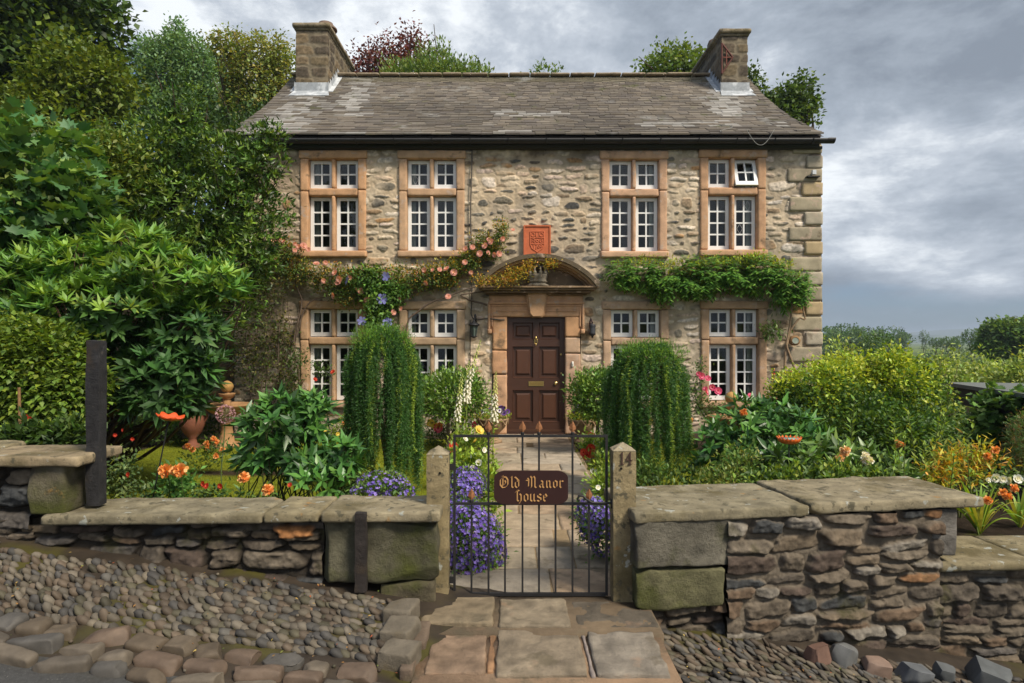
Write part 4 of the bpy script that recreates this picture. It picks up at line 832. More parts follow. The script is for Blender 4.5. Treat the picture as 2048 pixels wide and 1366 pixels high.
rk = [(1303, 3.68, .055, .06, (.24, .15, .05), 'small ochre stone lying where the slabs meet the right wall'), (1636, 3.66, .14, .13, (.15, .085, .06), 'reddish brown angular stone leaning on the street wall, upper end of the loose row'),
      (1688, 3.70, .15, .12, (.13, .13, .125), 'pale grey angular stone between the reddish brown stone and the ruddy round one'), (1752, 3.64, .145, .11, (.20, .135, .10), 'ruddy rounded stone at the foot of the right street wall'),
      (1832, 3.60, .17, .125, (.10, .105, .11), 'largest blue grey angular stone at the foot of the street wall'), (1890, 3.66, .13, .10, (.095, .10, .10), 'smaller blue grey stone beside the largest angular stone'), (1985, 3.68, .22, .12, (.085, .09, .09), 'dark flat-topped stone at the wall foot below the lowest coping')]
for px, d, w, h, c, lb in rk:
    mb = MB(); x = X(px, d); rough_box(mb, (x, d, float(G(x, d))+h*.36), (w, w*.8, h), c, .014, .006, .010, 5, rng.uniform(-.6, .6), (rng.uniform(-.25, .25), rng.uniform(-.4, .4)), cvar=.25, taper=.2, cuts=12, cd=(.52, .85))
    single('loose_stone', mb, PEB, lb, 'stone', 'loose stones at the foot of the right street wall', angle=35)

# gate posts
def gpost(label, px0, px1, pyt, d, num):
    x0, x1 = X(px0, d), X(px1, d); zt = Z(pyt, d); t = thing('gate_post', label, 'gate post', ((x0+x1)/2, d+.07, 0), 'stone gate posts'); w = x1-x0; cx = (x0+x1)/2
    mb = MB(); rough_box(mb, (cx, d+w/2, (zt-.035-.35)/2), (w, w, zt-.035+.35), (.31, .245, .135), .025, .008, .004, 9, cvar=.2)
    k = len(mb.v)-1; 
    e = w/2-.001; a = [cx-e, cx+e]; b = [d+.001, d+w-.001]; z = zt-.037
    mb.add([[a[0], b[0], z], [a[1], b[0], z], [a[1], b[1], z], [a[0], b[1], z], [cx, d+w/2, zt+.008]], [[0, 1, 4], [1, 2, 4], [2, 3, 4], [3, 0, 4]], (.36, .30, .20))
    part('shaft', mb, COPE, t, angle=30)
    mb = MB(); hx, hz = (X(880, d), Z(946, d)) if not num else (X(1242, d), Z(937, d)); th_ = np.arange(10)*2*math.pi/10
    mb.add([[hx+.008*math.cos(q), d-.006, hz+.008*math.sin(q)] for q in th_], [list(range(10))], (.01, .008, .006)); part('bolt_hole', mb, DARK, t)
    if num:
        mb = MB(); pen(mb, [[(0, 1.15), (.25, 1.5), (.25, 0)], [(.0, 0), (.5, 0)], [(1.25, 0), (1.25, 1.5), (.75, .5), (1.55, .5)], [(1.05, 0), (1.45, 0)]], X(1240, d), Z(928, d), .047, d-.009, d-.003, (.075, .04, .03), .2, 35); part('house_number', mb, IRON, t, smooth=False, label='dark numerals reading 14')
gpost('square stone gate post beside the gate hinges, no number', 852, 897, 897, 3.86, 0)
gpost('square stone gate post carrying the number 14', 1226, 1273, 890, 3.84, 1)

# wrought gate
gd = 3.92; gt = thing('garden_gate', 'black wrought iron gate with copper leaf finials and Old Manor House plate', 'gate', (X(1062, gd), gd, 0))
ic = (.018, .017, .017)
def bar(x, z0, z1, w=.0115): m_ = MB(); m_.box((x-w/2, gd-w/2, z0), (x+w/2, gd+w/2, z1), ic); part('bar', m_, IRON, gt, smooth=False)
gx0, gx1, gzt, gzb, gzm = X(909, gd), X(1213, gd), Z(872, gd), Z(1188, gd), Z(1007, gd)
mb = MB(); f = .007
mb.box((gx0-f, gd-.009, gzb-f), (gx0+f, gd+.009, gzt+f), ic); mb.box((gx1-f, gd-.009, gzb-f), (gx1+f, gd+.009, gzt+f), ic)
for z in (gzt, gzm): mb.box((gx0+f, gd-.0095, z-.007), (gx1-f, gd+.0095, z+.007), ic)
mb.box((gx0+f, gd-.0095, gzb-.010), (gx1-f, gd+.0095, gzb+.008), ic); part('frame', mb, IRON, gt, smooth=False)
fin = []
for px in (943, 977, 1010, 1045, 1078, 1111, 1145, 1178):
    x = X(px, gd); full = px in (977, 1045, 1078, 1145); bar(x, gzb+.009, gzm-.0075)
    if full: bar(x, gzm+.0075, gzt-.0075)
    if full: fin.append((x, gzt+.007))
    elif px in (943, 1178): fin.append((x, gzm+.007))
for x, z in fin:
    mb = MB(); mb.lathe([(0, 0), (.011, .0), (.011, .012), (.006, .018)], (x, gd, z), ic, 8)
    pr = [(.004, .016), (.010, .022), (.021, .036), (.019, .05), (.010, .068), (.001, .084)]
    V_ = []; 
    for r, zz in pr: V_ += [[x-r, gd, z+zz], [x, gd-.007, z+zz], [x+r, gd, z+zz], [x, gd+.007, z+zz]]
    mb.add(V_, [[i*4+j, i*4+(j+1) % 4, i*4+4+(j+1) % 4, i*4+4+j] for i in range(5) for j in range(4)], (.30, .13, .055)); part('leaf_finial', mb, RUST, gt, smooth=False)
# name plate
mb = MB(); sx, sz = X(1062, gd-.02), Z(974.5, gd-.02); hw_, hh_ = .2215, .100
pl = []
for cx_, cz2, a in ((hw_-.07, hh_-.045, 0), (-(hw_-.07), hh_-.045, 90), (-(hw_-.07), -(hh_-.045), 180), (hw_-.07, -(hh_-.045), 270)):
    for q in np.linspace(0, 90, 9): pl.append((sx+cx_+.07*math.cos(R(a+q)), sz+cz2+.045*math.sin(R(a+q))))
mb.prism(pl[::-1], gd-.030, gd-.012, (.036, .014, .012))
npl = part('name_plate', mb, WOOD, gt, smooth=False, label='dark oval wooden plate lettered Old Manor House in gold blackletter')
BL = {
 'n': ([[(-.02, .82), (.16, 1), (.16, .15), (.30, 0)], [(.16, .78), (.44, 1), (.6, .85), (.6, .15), (.76, 0)]], .92), 'r': ([[(-.02, .82), (.16, 1), (.16, .15), (.30, 0)], [(.16, .72), (.42, 1), (.6, .86)]], .74),
 'u': ([[(-.02, .85), (.14, 1), (.14, .18), (.34, 0), (.58, .2)], [(.46, .88), (.6, 1), (.6, .15), (.76, 0)]], .92), 'o': ([[(.36, 1), (.12, .82), (.12, .2), (.34, 0)], [(.32, 1), (.6, .82), (.6, .2), (.36, 0)]], .8),
 'a': ([[(.12, .78), (.36, 1), (.58, .84), (.58, .15), (.74, 0)], [(.58, .56), (.26, .48), (.12, .28), (.3, .02), (.58, .22)]], .9), 's': ([[(.6, .84), (.38, 1), (.12, .8), (.14, .62), (.56, .42), (.58, .2), (.34, 0), (.06, .14)]], .78),
 'e': ([[(.14, .46), (.58, .66), (.36, 1), (.12, .8), (.12, .2), (.34, 0), (.6, .2)]], .76), 'l': ([[(-.02, 1.42), (.16, 1.62), (.16, .15), (.34, 0)]], .48),
 'd': ([[(.02, 1.5), (.2, 1.42), (.6, 1.0), (.6, .2), (.36, 0), (.12, .2), (.12, .76), (.36, .98), (.6, .9)]], .86),
 'O': ([[(.75, 1.55), (.42, 1.5), (.06, 1.1), (.06, .4), (.4, 0), (.85, .1), (1.12, .45), (1.12, 1.1), (.85, 1.5), (.6, 1.45)], [(.42, 1.3), (.42, .3)], [(.42, .85), (.72, 1.02), (.84, .72), (.6, .42)], [(.3, 1.6), (.5, 1.68)]], 1.4),
 'M': ([[(.0, .05), (.2, .2), (.26, 1.1), (.1, 1.35), (.3, 1.55)], [(.3, 1.5), (.5, 1.62), (.66, 1.35), (.66, .15), (.55, 0)], [(.66, 1.3), (.95, 1.62), (1.12, 1.35), (1.12, .15), (1.3, 0)], [(-.12, 1.05), (.2, 1.0)]], 1.5),
 'H': ([[(-.05, 1.2), (.22, 1.5), (.5, 1.42), (.75, 1.6)], [(.24, 1.5), (.24, .15), (.42, .02)], [(.24, .8), (.58, 1.02), (.76, .82), (.76, .1), (.5, -.3)], [(.0, .0), (.24, .2)]], 1.02), ' ': ([], .75)}
mb = MB()
for txt, px0, pyb, s in (('Old Manor', 1000, 973, .0425), ('House', 1031, 1000, .0440)):
    x = X(px0, gd); z = Z(pyb, gd)
    for ch_ in txt: st_, w_ = BL[ch_]; pen(mb, st_, x, z, s, gd-.0335, gd-.0298, (.50, .27, .10), .19, 38); x += w_*s*1.02*(1.07 if txt[0] == 'O' else 1.03)
part('lettering', mb, PLAIN, npl, smooth=False)
mb = MB(); lx, lz = X(1213, gd), Z(1003, gd)
sc = [(lx+.05, lz-.0), (lx-.02, lz-.002), (lx-.09, lz-.0), (lx-.125, lz+.02), (lx-.145, lz+.042), (lx-.17, lz+.040), (lx-.178, lz+.022), (lx-.165, lz+.012)]
mb.tube([(a, gd-.03, b) for a, b in sc], .0075, ic, 8); mb.box((lx+.022, gd-.05, lz-.03), (lx+.038, gd-.0, lz+.022), ic); part('latch', mb, IRON, gt)
for py in (934, 1160): mb = MB(); z = Z(py, gd); mb.box((X(899, gd)-.0, gd-.008, z-.018), (gx0-f-.0005, gd+.01, z+.018), ic); part('hinge', mb, IRON, gt, smooth=False)

# tarred timber posts
mb = MB(); d = 3.84; rough_box(mb, (X(184, d), d+.04, (Z(680, d)+.565)/2), (.082, .082, Z(680, d)-.565), (.026, .025, .026), .02, .007, .006, 14, cvar=.5, cuts=3, cd=(.96, .99)); single('timber_post', mb, TIMBER, 'tall black timber post standing on the coping beside the wall step', 'post', angle=40)
mb = MB(); d = 3.66; rough_box(mb, (X(720, d), d+.03, (Z(1027, d)+Z(1187, d))/2), (.068, .05, Z(1027, d)-Z(1187, d)), (.03, .024, .021), .02, .006, .006, 14, cvar=.5); single('timber_post', mb, TIMBER, 'short black post fixed upright against the big block left of the gate', 'post', angle=40)
# ================================================================== PLANTS AND BACKGROUND
def B(px, py, rx, ry, d, rd=None): return (X(px, d), d, Z(py, d), rx*d/F, (rd*d/F if rd else rx*d/F), ry*d/F)
def gz(x, y): return float(ground_z(np.array([float(x)]), np.array([float(y)]))[0])
bk = (.10, .075, .05)
def limbs(t, base, blobs, r0, c=bk, name='trunk', frac=1.0, k=None, bend=.06):
    mb = MB(); b = np.array(base, float); top = b+(np.mean([q[:3] for q in blobs], 0)-b)*.5; limb(mb, b, top, r0, r0*.7, c, .06, 8, 9)
    for q in blobs[:k]:
        tgt = np.array(q[:3]); limb(mb, top+(b-top)*rng.uniform(0, .25), tgt, r0*.5, r0*.12, c, bend)
        for j in range(3): limb(mb, top+(tgt-top)*rng.uniform(.5, .9), tgt+rng.normal(size=3)*np.array(q[3:6])*.6, r0*.2, r0*.05, c, bend, 6, 5)
    return part(name, mb, BARK, t)
def tree(name, label, cat, blobs, base, r0, n, k, L, W, cols, group=None, m=None, w=None, top=None, topz=None, ctr_thing=None, **kw):
    t = thing(name, label, cat, (base[0], base[1], base[2]), group); limbs(t, base, blobs, r0); mb = MB()
    crown(mb, blobs, n, k, L, W, cols, w=w, **kw)
    part('crown', mb, m or LEAF, t); return t
DG = [(.022, .045, .010), (.035, .065, .012), (.018, .035, .008), (.05, .085, .015)]
MG = [(.045, .085, .018), (.06, .11, .02), (.035, .065, .016), (.08, .125, .025)]
YG = [(.14, .19, .02), (.10, .15, .018), (.18, .22, .03), (.07, .12, .016)]

# big dark tree, upper left
d = 17.0; bl = [B(40, 20, 190, 130, d), B(-120, 120, 200, 220, d), B(70, 160, 165, 90, d), B(165, 160, 66, 64, d, 110), B(140, 60, 72, 86, d), B(60, 240, 140, 70, d), B(-60, -120, 240, 130, d), B(190, 215, 36, 34, d)]
tree('sycamore_tree', 'tall dark spreading tree at the upper left edge, in front of the blue sky', 'tree', bl, (X(-40, d), d, -.4), .4, 3600, 9, .20, .16, DG+[(.09, .13, .014)], spread=.18, inner=.5, lump=.42, lf=.9)
tree('sycamore_tree', 'yellow-green leafy bough tree standing just before the tall dark tree', 'tree', [B(160, 165, 80, 60, 15.5), B(120, 230, 90, 50, 15.5), B(205, 185, 28, 40, 15.5)], (X(90, 15.5), 15.5, -.4), .15, 1300, 8, .13, .10, [(.10, .13, .012), (.07, .10, .012), (.05, .08, .01)], spread=.2, inner=.5, lump=.3, lf=1.2)
# trees behind the house, left
d = 25; bl = [B(350, 75, 16, 40, d), B(345, 110, 45, 35, d), B(330, 160, 62, 50, d), B(300, 110, 30, 35, d), B(410, 170, 70, 60, d), B(430, 220, 70, 50, d), B(330, 225, 75, 50, d), B(395, 115, 38, 35, d), B(290, 180, 16, 44, d)]
tree('ash_tree', 'blue-green feathery tree with a pointed top behind the garden', 'tree', bl, (X(370, d), d, -.5), .3, 3800, 9, .15, .085, [(.10, .17, .075), (.12, .195, .085), (.075, .135, .06)], spread=.15, inner=.3, lump=.5, lf=.9, rnd=1.0)
d = 22; bl = [B(470, 100, 40, 36, d), B(530, 110, 50, 40, d), B(565, 130, 30, 50, d), B(500, 150, 60, 40, d), B(560, 180, 40, 40, d), B(480, 200, 40, 45, d), B(440, 85, 14, 20, d), B(520, 215, 50, 40, d)]
tree('birch_tree', 'light olive tree with see-through crown left of the left chimney', 'tree', bl, (X(500, d), d, -.4), .2, 1700, 7, .12, .09, [(.17, .19, .045), (.13, .165, .04), (.19, .17, .04), (.10, .14, .04)], spread=.13, inner=.3, lump=.6, lf=1.3, rnd=1.1)
for px_, py_, rx_, ry_, d_, lb in ((470, 330, 160, 90, 20, 'dark bushy tree behind the olive tree, low beside the eaves'), (210, 385, 120, 80, 21, 'dark bushy tree filling the gap under the sky at the left')):
    tree('holly_tree', lb, 'tree', [B(px_, py_, rx_, ry_, d_), B(px_-40, py_+70, rx_, ry_, d_), B(px_+40, py_-30, rx_*.7, ry_*.8, d_)], (X(px_, d_), d_, -.4), .2, 1300, 8, .16, .1, DG, spread=.25, inner=.5)
d = 21; bl = [B(725, 135, 25, 35, d), B(770, 120, 50, 30, d), B(790, 100, 26, 28, d), B(825, 90, 20, 30, d), B(822, 70, 10, 14, d), B(760, 150, 70, 30, d), B(850, 115, 30, 25, d)]
tree('copper_beech_tree', 'purple-red leaved tree rising behind the ridge beside the left chimney', 'tree', bl, (X(780, d), d, -.4), .2, 620, 6, .13, .085, [(.10, .035, .04), (.13, .045, .04), (.08, .035, .045)], spread=.16, inner=.2, lump=.7, lf=1.6, rnd=1.1)
d = 20; bl = [B(800, 150, 40, 25, d), B(850, 125, 20, 35, d), B(885, 125, 16, 40, d), B(870, 150, 60, 20, d), B(920, 145, 14, 22, d), B(945, 140, 8, 22, d), B(965, 145, 12, 14, d), B(915, 155, 70, 12, d)]
tree('laurel_tree', 'spiky green treetop showing above the middle of the ridge left of centre', 'tree', bl, (X(860, d), d, -.4), .2, 760, 7, .14, .06, [(.10, .15, .035), (.07, .12, .03), (.13, .17, .04)], spread=.11, inner=.2, lump=.4, lf=1.6, up=.9, rnd=.6)
tree('laurel_tree', 'smallest tuft of treetop peeping over the ridge at its centre', 'tree', [B(1092, 152, 30, 13, 20), B(1085, 190, 34, 26, 20)], (X(1092, 20), 20, -.4), .12, 130, 7, .12, .07, [(.10, .15, .035), (.07, .12, .03)], spread=.12, inner=.2)
d = 20; bl = [B(1340, 125, 50, 26, d), B(1385, 130, 26, 24, d), B(1300, 150, 26, 16, d), B(1350, 150, 80, 22, d), B(1345, 108, 10, 12, d), B(1390, 190, 60, 40, d)]
tree('oak_tree', 'bright green treetop above the ridge just left of the right chimney', 'tree', bl, (X(1360, d), d, -.4), .2, 560, 8, .13, .1, [(.11, .155, .03), (.08, .125, .025), (.06, .10, .02)], spread=.15, inner=.3, lump=.5, lf=1.5)
d = 18; bl = [B(1505, 165, 14, 22, d), B(1530, 205, 26, 28, d), B(1575, 200, 28, 24, d), B(1605, 175, 16, 20, d), B(1600, 215, 30, 14, d), B(1560, 240, 44, 26, d), B(1622, 200, 10, 12, d), B(1618, 245, 14, 10, d)]
tree('oak_tree', 'dark ragged tree showing beyond the right slope of the roof', 'tree', bl, (X(1550, d), d, -.5), .18, 620, 8, .12, .10, [(.05, .085, .02), (.035, .065, .015), (.07, .11, .025)], spread=.12, inner=.3, lump=.5, lf=1.8)

# large evergreen between garden and house
d = 9.2; bl = [B(372, 215, 38, 42, d), B(340, 265, 70, 40, d), B(500, 285, 42, 36, d), B(545, 275, 30, 26, d), B(525, 330, 50, 46, d), B(440, 330, 90, 60, d), B(310, 330, 110, 60, d), B(260, 390, 90, 80, d), B(380, 420, 140, 100, d), B(490, 430, 80, 80, d), B(440, 520, 110, 80, d), B(505, 520, 48, 60, d), B(330, 510, 120, 80, d), B(420, 610, 90, 60, d), B(250, 470, 90, 90, d)]
t = thing('magnolia_tree', 'large dense evergreen shrub tree overhanging the left eaves of the house', 'tree', (X(345, 10.3), 10.3, 0)); limbs(t, (X(345, 10.3), 10.3, 0), bl, .10, (.06, .045, .03))
mb = MB(); p, o, rad = shell(bl, 4200, .50, .5, 2.6); whorls(mb, p, o+np.array([0, 0, .9])+rdir(len(p))*.6, 5, .105, .036, [(.055, .105, .014), (.035, .075, .011), (.075, .125, .016), (.11, .16, .02), (.025, .055, .010)], .95, .25); crown(mb, bl, 3600, 5, .085, .032, [(.045, .09, .013), (.03, .065, .010), (.085, .13, .018), (.02, .045, .009)], .07, inner=.5, lump=.5, lf=2.6, var=.25); part('crown', mb, GLOSSLEAF, t)
# fig and ivy at the left edge
bl = [B(40, 400, 150, 110, 6.9), B(160, 480, 80, 90, 6.9), B(-80, 500, 140, 160, 6.9), B(60, 500, 130, 90, 6.9), B(20, 310, 150, 60, 7.3), B(150, 400, 60, 60, 6.9)]
t = thing('fig_shrub', 'broad lobed-leaf shrub at the far left above the rhododendron', 'shrub', (X(20, 7.1), 7.1, 0)); limbs(t, (X(30, 7.1), 7.1, 0), bl, .05)
mb = MB(); crown(mb, bl, 760, 3, .19, .17, [(.05, .12, .04), (.07, .15, .045), (.035, .08, .025), (.10, .16, .03)], .09, tpl=TPLF, inner=.6, nup=1.6); crown(mb, bl, 1200, 4, .09, .05, [(.03, .06, .015), (.08, .12, .02)], .12, inner=.3); part('foliage', mb, LEAF, t)
bl = [B(90, 300, 160, 38, 8.2), B(190, 350, 80, 60, 8.2), B(-40, 300, 130, 60, 8.2), B(230, 300, 60, 30, 8.4)]
t = thing('ivy_bush', 'loose small-leaved bush arching over the top of the fig', 'shrub', (X(60, 8.2), 8.2, 0)); limbs(t, (X(60, 8.2), 8.2, 0), bl, .05); mb = MB(); crown(mb, bl, 1700, 8, .09, .04, [(.08, .12, .02), (.05, .09, .015), (.12, .15, .03)], .12, inner=.3, out=.3, lump=.5); part('foliage', mb, LEAF, t)
# rhododendron
d = 6.3; bl = [B(30, 580, 110, 70, d), B(150, 545, 90, 60, d), B(270, 495, 70, 45, d), B(330, 560, 110, 60, d), B(430, 570, 62, 40, d), B(210, 620, 150, 60, d), B(380, 660, 70, 60, d), B(340, 740, 90, 60, d), B(60, 640, 120, 60, d), B(280, 720, 90, 80, 6.6), B(400, 720, 40, 50, d), B(330, 800, 80, 40, d)]
t = thing('rhododendron_bush', 'spreading rhododendron with whorled long leaves behind the tall black post', 'shrub', (X(140, 7.2), 7.2, 0))
mb = MB(); base = np.array([X(140, 7.2), 7.2, 0]); p, o, rad = shell(bl, 1750, .62, .25, 3)
for q in bl:
    for j in range(5):
        e = np.array(q[:3])+rng.normal(size=3)*np.array(q[3:6])*.5+np.array([0, .2, 0]); limb(mb, base+rng.normal(size=3)*np.array([.18, .12, 0]), e, .024, .007, (.10, .065, .045), .10, 9, 6)
idx = rng.choice(len(p), 260)
for i in idx: limb(mb, p[i]-o[i]*.25-np.array([0, 0, .08]), p[i], .006, .004, (.12, .08, .05), .15, 4, 5)
part('stem', mb, BARK, t)
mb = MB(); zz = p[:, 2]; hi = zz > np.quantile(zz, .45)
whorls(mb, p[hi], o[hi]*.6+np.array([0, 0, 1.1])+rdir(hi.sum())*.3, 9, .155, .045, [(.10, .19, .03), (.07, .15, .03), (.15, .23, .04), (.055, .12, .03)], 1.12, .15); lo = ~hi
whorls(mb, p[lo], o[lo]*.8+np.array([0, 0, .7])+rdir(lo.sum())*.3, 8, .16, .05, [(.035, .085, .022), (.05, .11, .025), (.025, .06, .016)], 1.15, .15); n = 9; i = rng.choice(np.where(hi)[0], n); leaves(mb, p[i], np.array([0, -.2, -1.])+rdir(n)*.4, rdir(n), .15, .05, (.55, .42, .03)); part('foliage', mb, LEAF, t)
# beech hedge at left
d = 5.5; bl = [B(40, 720, 130, 75, d, 90), B(100, 790, 90, 80, d, 80), B(-60, 800, 120, 140, d, 80), B(60, 850, 110, 60, d, 70), B(160, 760, 30, 60, d, 40)]
t = thing('beech_hedge', 'thick rounded hedge of small yellow-green leaves at the left edge', 'hedge', (X(40, 5.7), 5.7, 0)); limbs(t, (X(50, 5.7), 5.7, 0), bl, .04); mb = MB(); crown(mb, bl, 5200, 6, .058, .042, [(.10, .15, .018), (.13, .17, .02), (.06, .10, .015), (.08, .13, .02)], .055, inner=.7, lump=.15, nup=2.0, out=.9, up=-.1); part('foliage', mb, LEAF, t)
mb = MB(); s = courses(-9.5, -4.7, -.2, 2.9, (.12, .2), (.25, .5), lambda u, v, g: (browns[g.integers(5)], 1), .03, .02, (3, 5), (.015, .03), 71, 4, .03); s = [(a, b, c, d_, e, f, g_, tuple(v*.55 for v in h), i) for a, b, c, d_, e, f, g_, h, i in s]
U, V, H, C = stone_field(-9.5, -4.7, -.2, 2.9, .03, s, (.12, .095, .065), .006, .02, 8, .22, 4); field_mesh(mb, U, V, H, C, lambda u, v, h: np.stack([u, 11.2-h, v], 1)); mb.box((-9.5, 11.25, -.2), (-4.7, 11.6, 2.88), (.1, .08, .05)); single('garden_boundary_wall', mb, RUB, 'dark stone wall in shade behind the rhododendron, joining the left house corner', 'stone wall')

# ---- climbing plants on the facade
def needles(mb, P, D, n, L, W, cols): k = len(P); return leaves(mb, np.repeat(P, n, 0), rdir(k*n)+np.repeat(D, n, 0)*.3, rdir(k*n), L, W, palette(k*n, cols, .2), TPL4)
def petal_flower(mb, c, nd, r, cols, rings=((5, 1., 1.15), (5, .72, .75), (4, .42, .35)), W=.8):
    nd = nrm(np.array(nd, float)); a = nrm(np.cross(nd, [.3, .2, .9])); b = np.cross(nd, a)
    if rings == 'pompon':
        k = 64; D = nrm(rdir(k)+nd*.55); o = rdir(k)*.22; return leaves(mb, np.array(c)[None]+D*r*.12, D+o, nd+rdir(k)*.8, r*rng.uniform(.55, .95, k), r*.5, palette(k, cols, .12), TPLP)
    for ri, (k, s, tl) in enumerate(rings):
        th = np.arange(k)*2*math.pi/k+ri*.6; D = nd*math.cos(tl)+(a*np.cos(th)[:, None]+b*np.sin(th)[:, None])*math.sin(tl)
        leaves(mb, np.repeat(np.array(c)[None]-nd*r*.15, k, 0), D, np.repeat(nd[None], k, 0), r*s, r*s*W, np.array(cols[ri % len(cols)])*(1+.09*rng.normal(size=(k, 1))), TPLP)
    return mb
def flower_proto(name, r, cols, **kw):
    mb = MB(); petal_flower(mb, (0, 0, 0), (0, -1, .35), r, cols, **kw); me = mb.mesh(name); me.materials.append(PETAL); return me
def put_flower(me, parent, pos, s=1.0, name=None, label=None):
    o = bpy.data.objects.new(name or 'flower', me); COL.objects.link(o); o.parent = parent; o.location = Vector(pos)-parent.location; o.scale = (s, s, s); o.rotation_euler = (rng.normal()*.35, rng.normal()*.6, rng.normal()*.5)
    if label: o['label'] = label
    return o
PK = [(.72, .34, .27), (.80, .45, .36), (.84, .55, .42)]; pinkrose = flower_proto('pink_rose', .052, PK, rings=((6, 1, 1.2), (6, .8, .85), (5, .55, .45)), W=.95)
t = thing('climbing_rose', 'climbing rose with salmon pink blooms trained above the left windows to the plaque', 'climbing rose', (X(600, 10.6), 10.6, 0))
dw = 10.64; rb = [B(570, 505, 26, 28, dw, 12), B(600, 545, 30, 24, dw, 12), B(660, 555, 45, 26, dw, 12), B(720, 565, 50, 30, dw, 14), B(700, 590, 50, 20, dw, 12), B(800, 565, 50, 30, dw, 14), B(855, 555, 42, 26, dw, 14), B(905, 540, 34, 20, dw, 12), B(940, 520, 24, 22, dw, 12), B(965, 490, 26, 26, dw, 12), B(985, 500, 22, 22, dw, 10), B(1004, 465, 13, 26, dw, 9), B(895, 560, 30, 14, dw, 10)]
mb = MB(); crown(mb, rb, 2300, 5, .05, .028, [(.05, .09, .018), (.08, .12, .02), (.035, .065, .014), (.20, .13, .02), (.13, .12, .02)], .045, inner=.15, lump=.5, lf=5, w=[.3, .27, .2, .1, .13], out=.2); hi = [b for b in rb if b[2] > Z(570, dw)]
tb = [(a, b_, c+f*.45, d_, e, f*.6) for a, b_, c, d_, e, f in hi]; crown(mb, tb, 620, 4, .045, .022, [(.32, .20, .02), (.25, .22, .03), (.33, .12, .02), (.16, .17, .02)], .04, inner=.2, lump=.6, lf=6, up=.8); part('foliage', mb, LEAF, t)
t2b = [B(960, 560, 22, 12, 10.35, 10), B(1000, 560, 36, 10, 10.35, 10), B(1040, 545, 30, 12, 10.32, 10), B(1100, 525, 20, 8, 10.35, 10), B(1025, 555, 20, 14, 10.32, 8), B(1060, 530, 12, 8, 10.32, 8)]
mb = MB(); crown(mb, t2b, 420, 4, .04, .02, [(.28, .22, .02), (.20, .19, .03), (.10, .12, .02), (.34, .16, .02)], .04, inner=.1, lump=.5, out=.2); part('foliage', mb, LEAF, t, label='golden trailing shoots lying across the pediment')
mb = MB(); br = (.13, .095, .07)
for pts in ([(610, 850), (600, 760), (585, 700), (600, 640), (620, 600), (700, 580)], [(560, 860), (555, 760), (590, 680), (602, 600), (585, 540), (570, 500)], [(810, 870), (800, 720), (815, 640), (850, 610), (900, 590), (945, 575), (990, 560)], [(700, 575), (780, 590), (860, 580), (900, 560), (950, 520), (1005, 465)], [(975, 610), (940, 600), (920, 590), (985, 580), (1010, 560)], [(640, 560), (600, 540), (560, 500)]): P = [(X(a, 10.68)+rng.normal()*.01, 10.70+rng.normal()*.015, Z(b, 10.68)) for a, b in pts]; P = np.array(P); tt = np.linspace(0, len(P)-1, 24); Q = np.stack([np.interp(tt, range(len(P)), P[:, j]) for j in range(3)], 1); Q[:, 0] += .015*np.sin(tt*5); mb.tube(Q, np.linspace(.02, .009, 24), br, 6)
part('stem', mb, BARK, t)
for px, py in [(545, 482), (556, 480), (568, 482), (549, 492), (553, 519), (590, 488), (598, 494), (608, 492), (592, 502), (618, 500), (634, 528), (652, 526), (648, 562), (671, 546), (680, 559), (676, 566), (714, 580), (722, 582), (735, 600), (668, 592), (848, 540), (865, 540), (880, 540), (893, 538), (908, 545), (930, 525), (942, 545), (852, 566), (931, 498), (970, 492), (982, 484), (978, 480), (960, 508), (976, 506), (998, 508), (989, 510), (1005, 478), (1026, 460), (800, 595), (787, 625), (801, 617), (897, 594), (1009, 560), (945, 495), (700, 556)]: put_flower(pinkrose, t, (X(px, 10.52), 10.50+rng.normal()*.02, Z(py, 10.52)), rng.uniform(.75, 1.25), 'rose_bloom')
vio = flower_proto('clematis_bloom', .085, [(.27, .27, .62)], rings=((6, 1, 1.35),), W=.62)
t = thing('clematis', 'clematis with large violet-blue flowers hanging between the two left windows', 'clematis', (X(760, 10.55), 10.55, 0))
cb = [B(740, 560, 40, 24, 10.55, 12), B(760, 600, 34, 26, 10.55, 14), B(755, 635, 26, 26, 10.5, 14), B(790, 585, 25, 20, 10.55, 12), B(760, 655, 22, 12, 10.45, 12)]
mb = MB(); crown(mb, cb, 820, 5, .075, .045, [(.07, .14, .025), (.05, .11, .02), (.10, .17, .025), (.04, .08, .015)], .05, inner=.2, lump=.4, out=.3, up=-.3); part('foliage', mb, LEAF, t)
mb = MB(); limb(mb, (X(765, 10.6), 10.6, 0), (X(760, 10.6), 10.6, Z(600, 10.6)), .015, .008, br); part('stem', mb, BARK, t)
for px, py in ((695, 560), (765, 598), (724, 642), (775, 645), (772, 553)): put_flower(vio, t, (X(px, 10.42), 10.40, Z(py, 10.42)), rng.uniform(.9, 1.2), 'clematis_bloom')
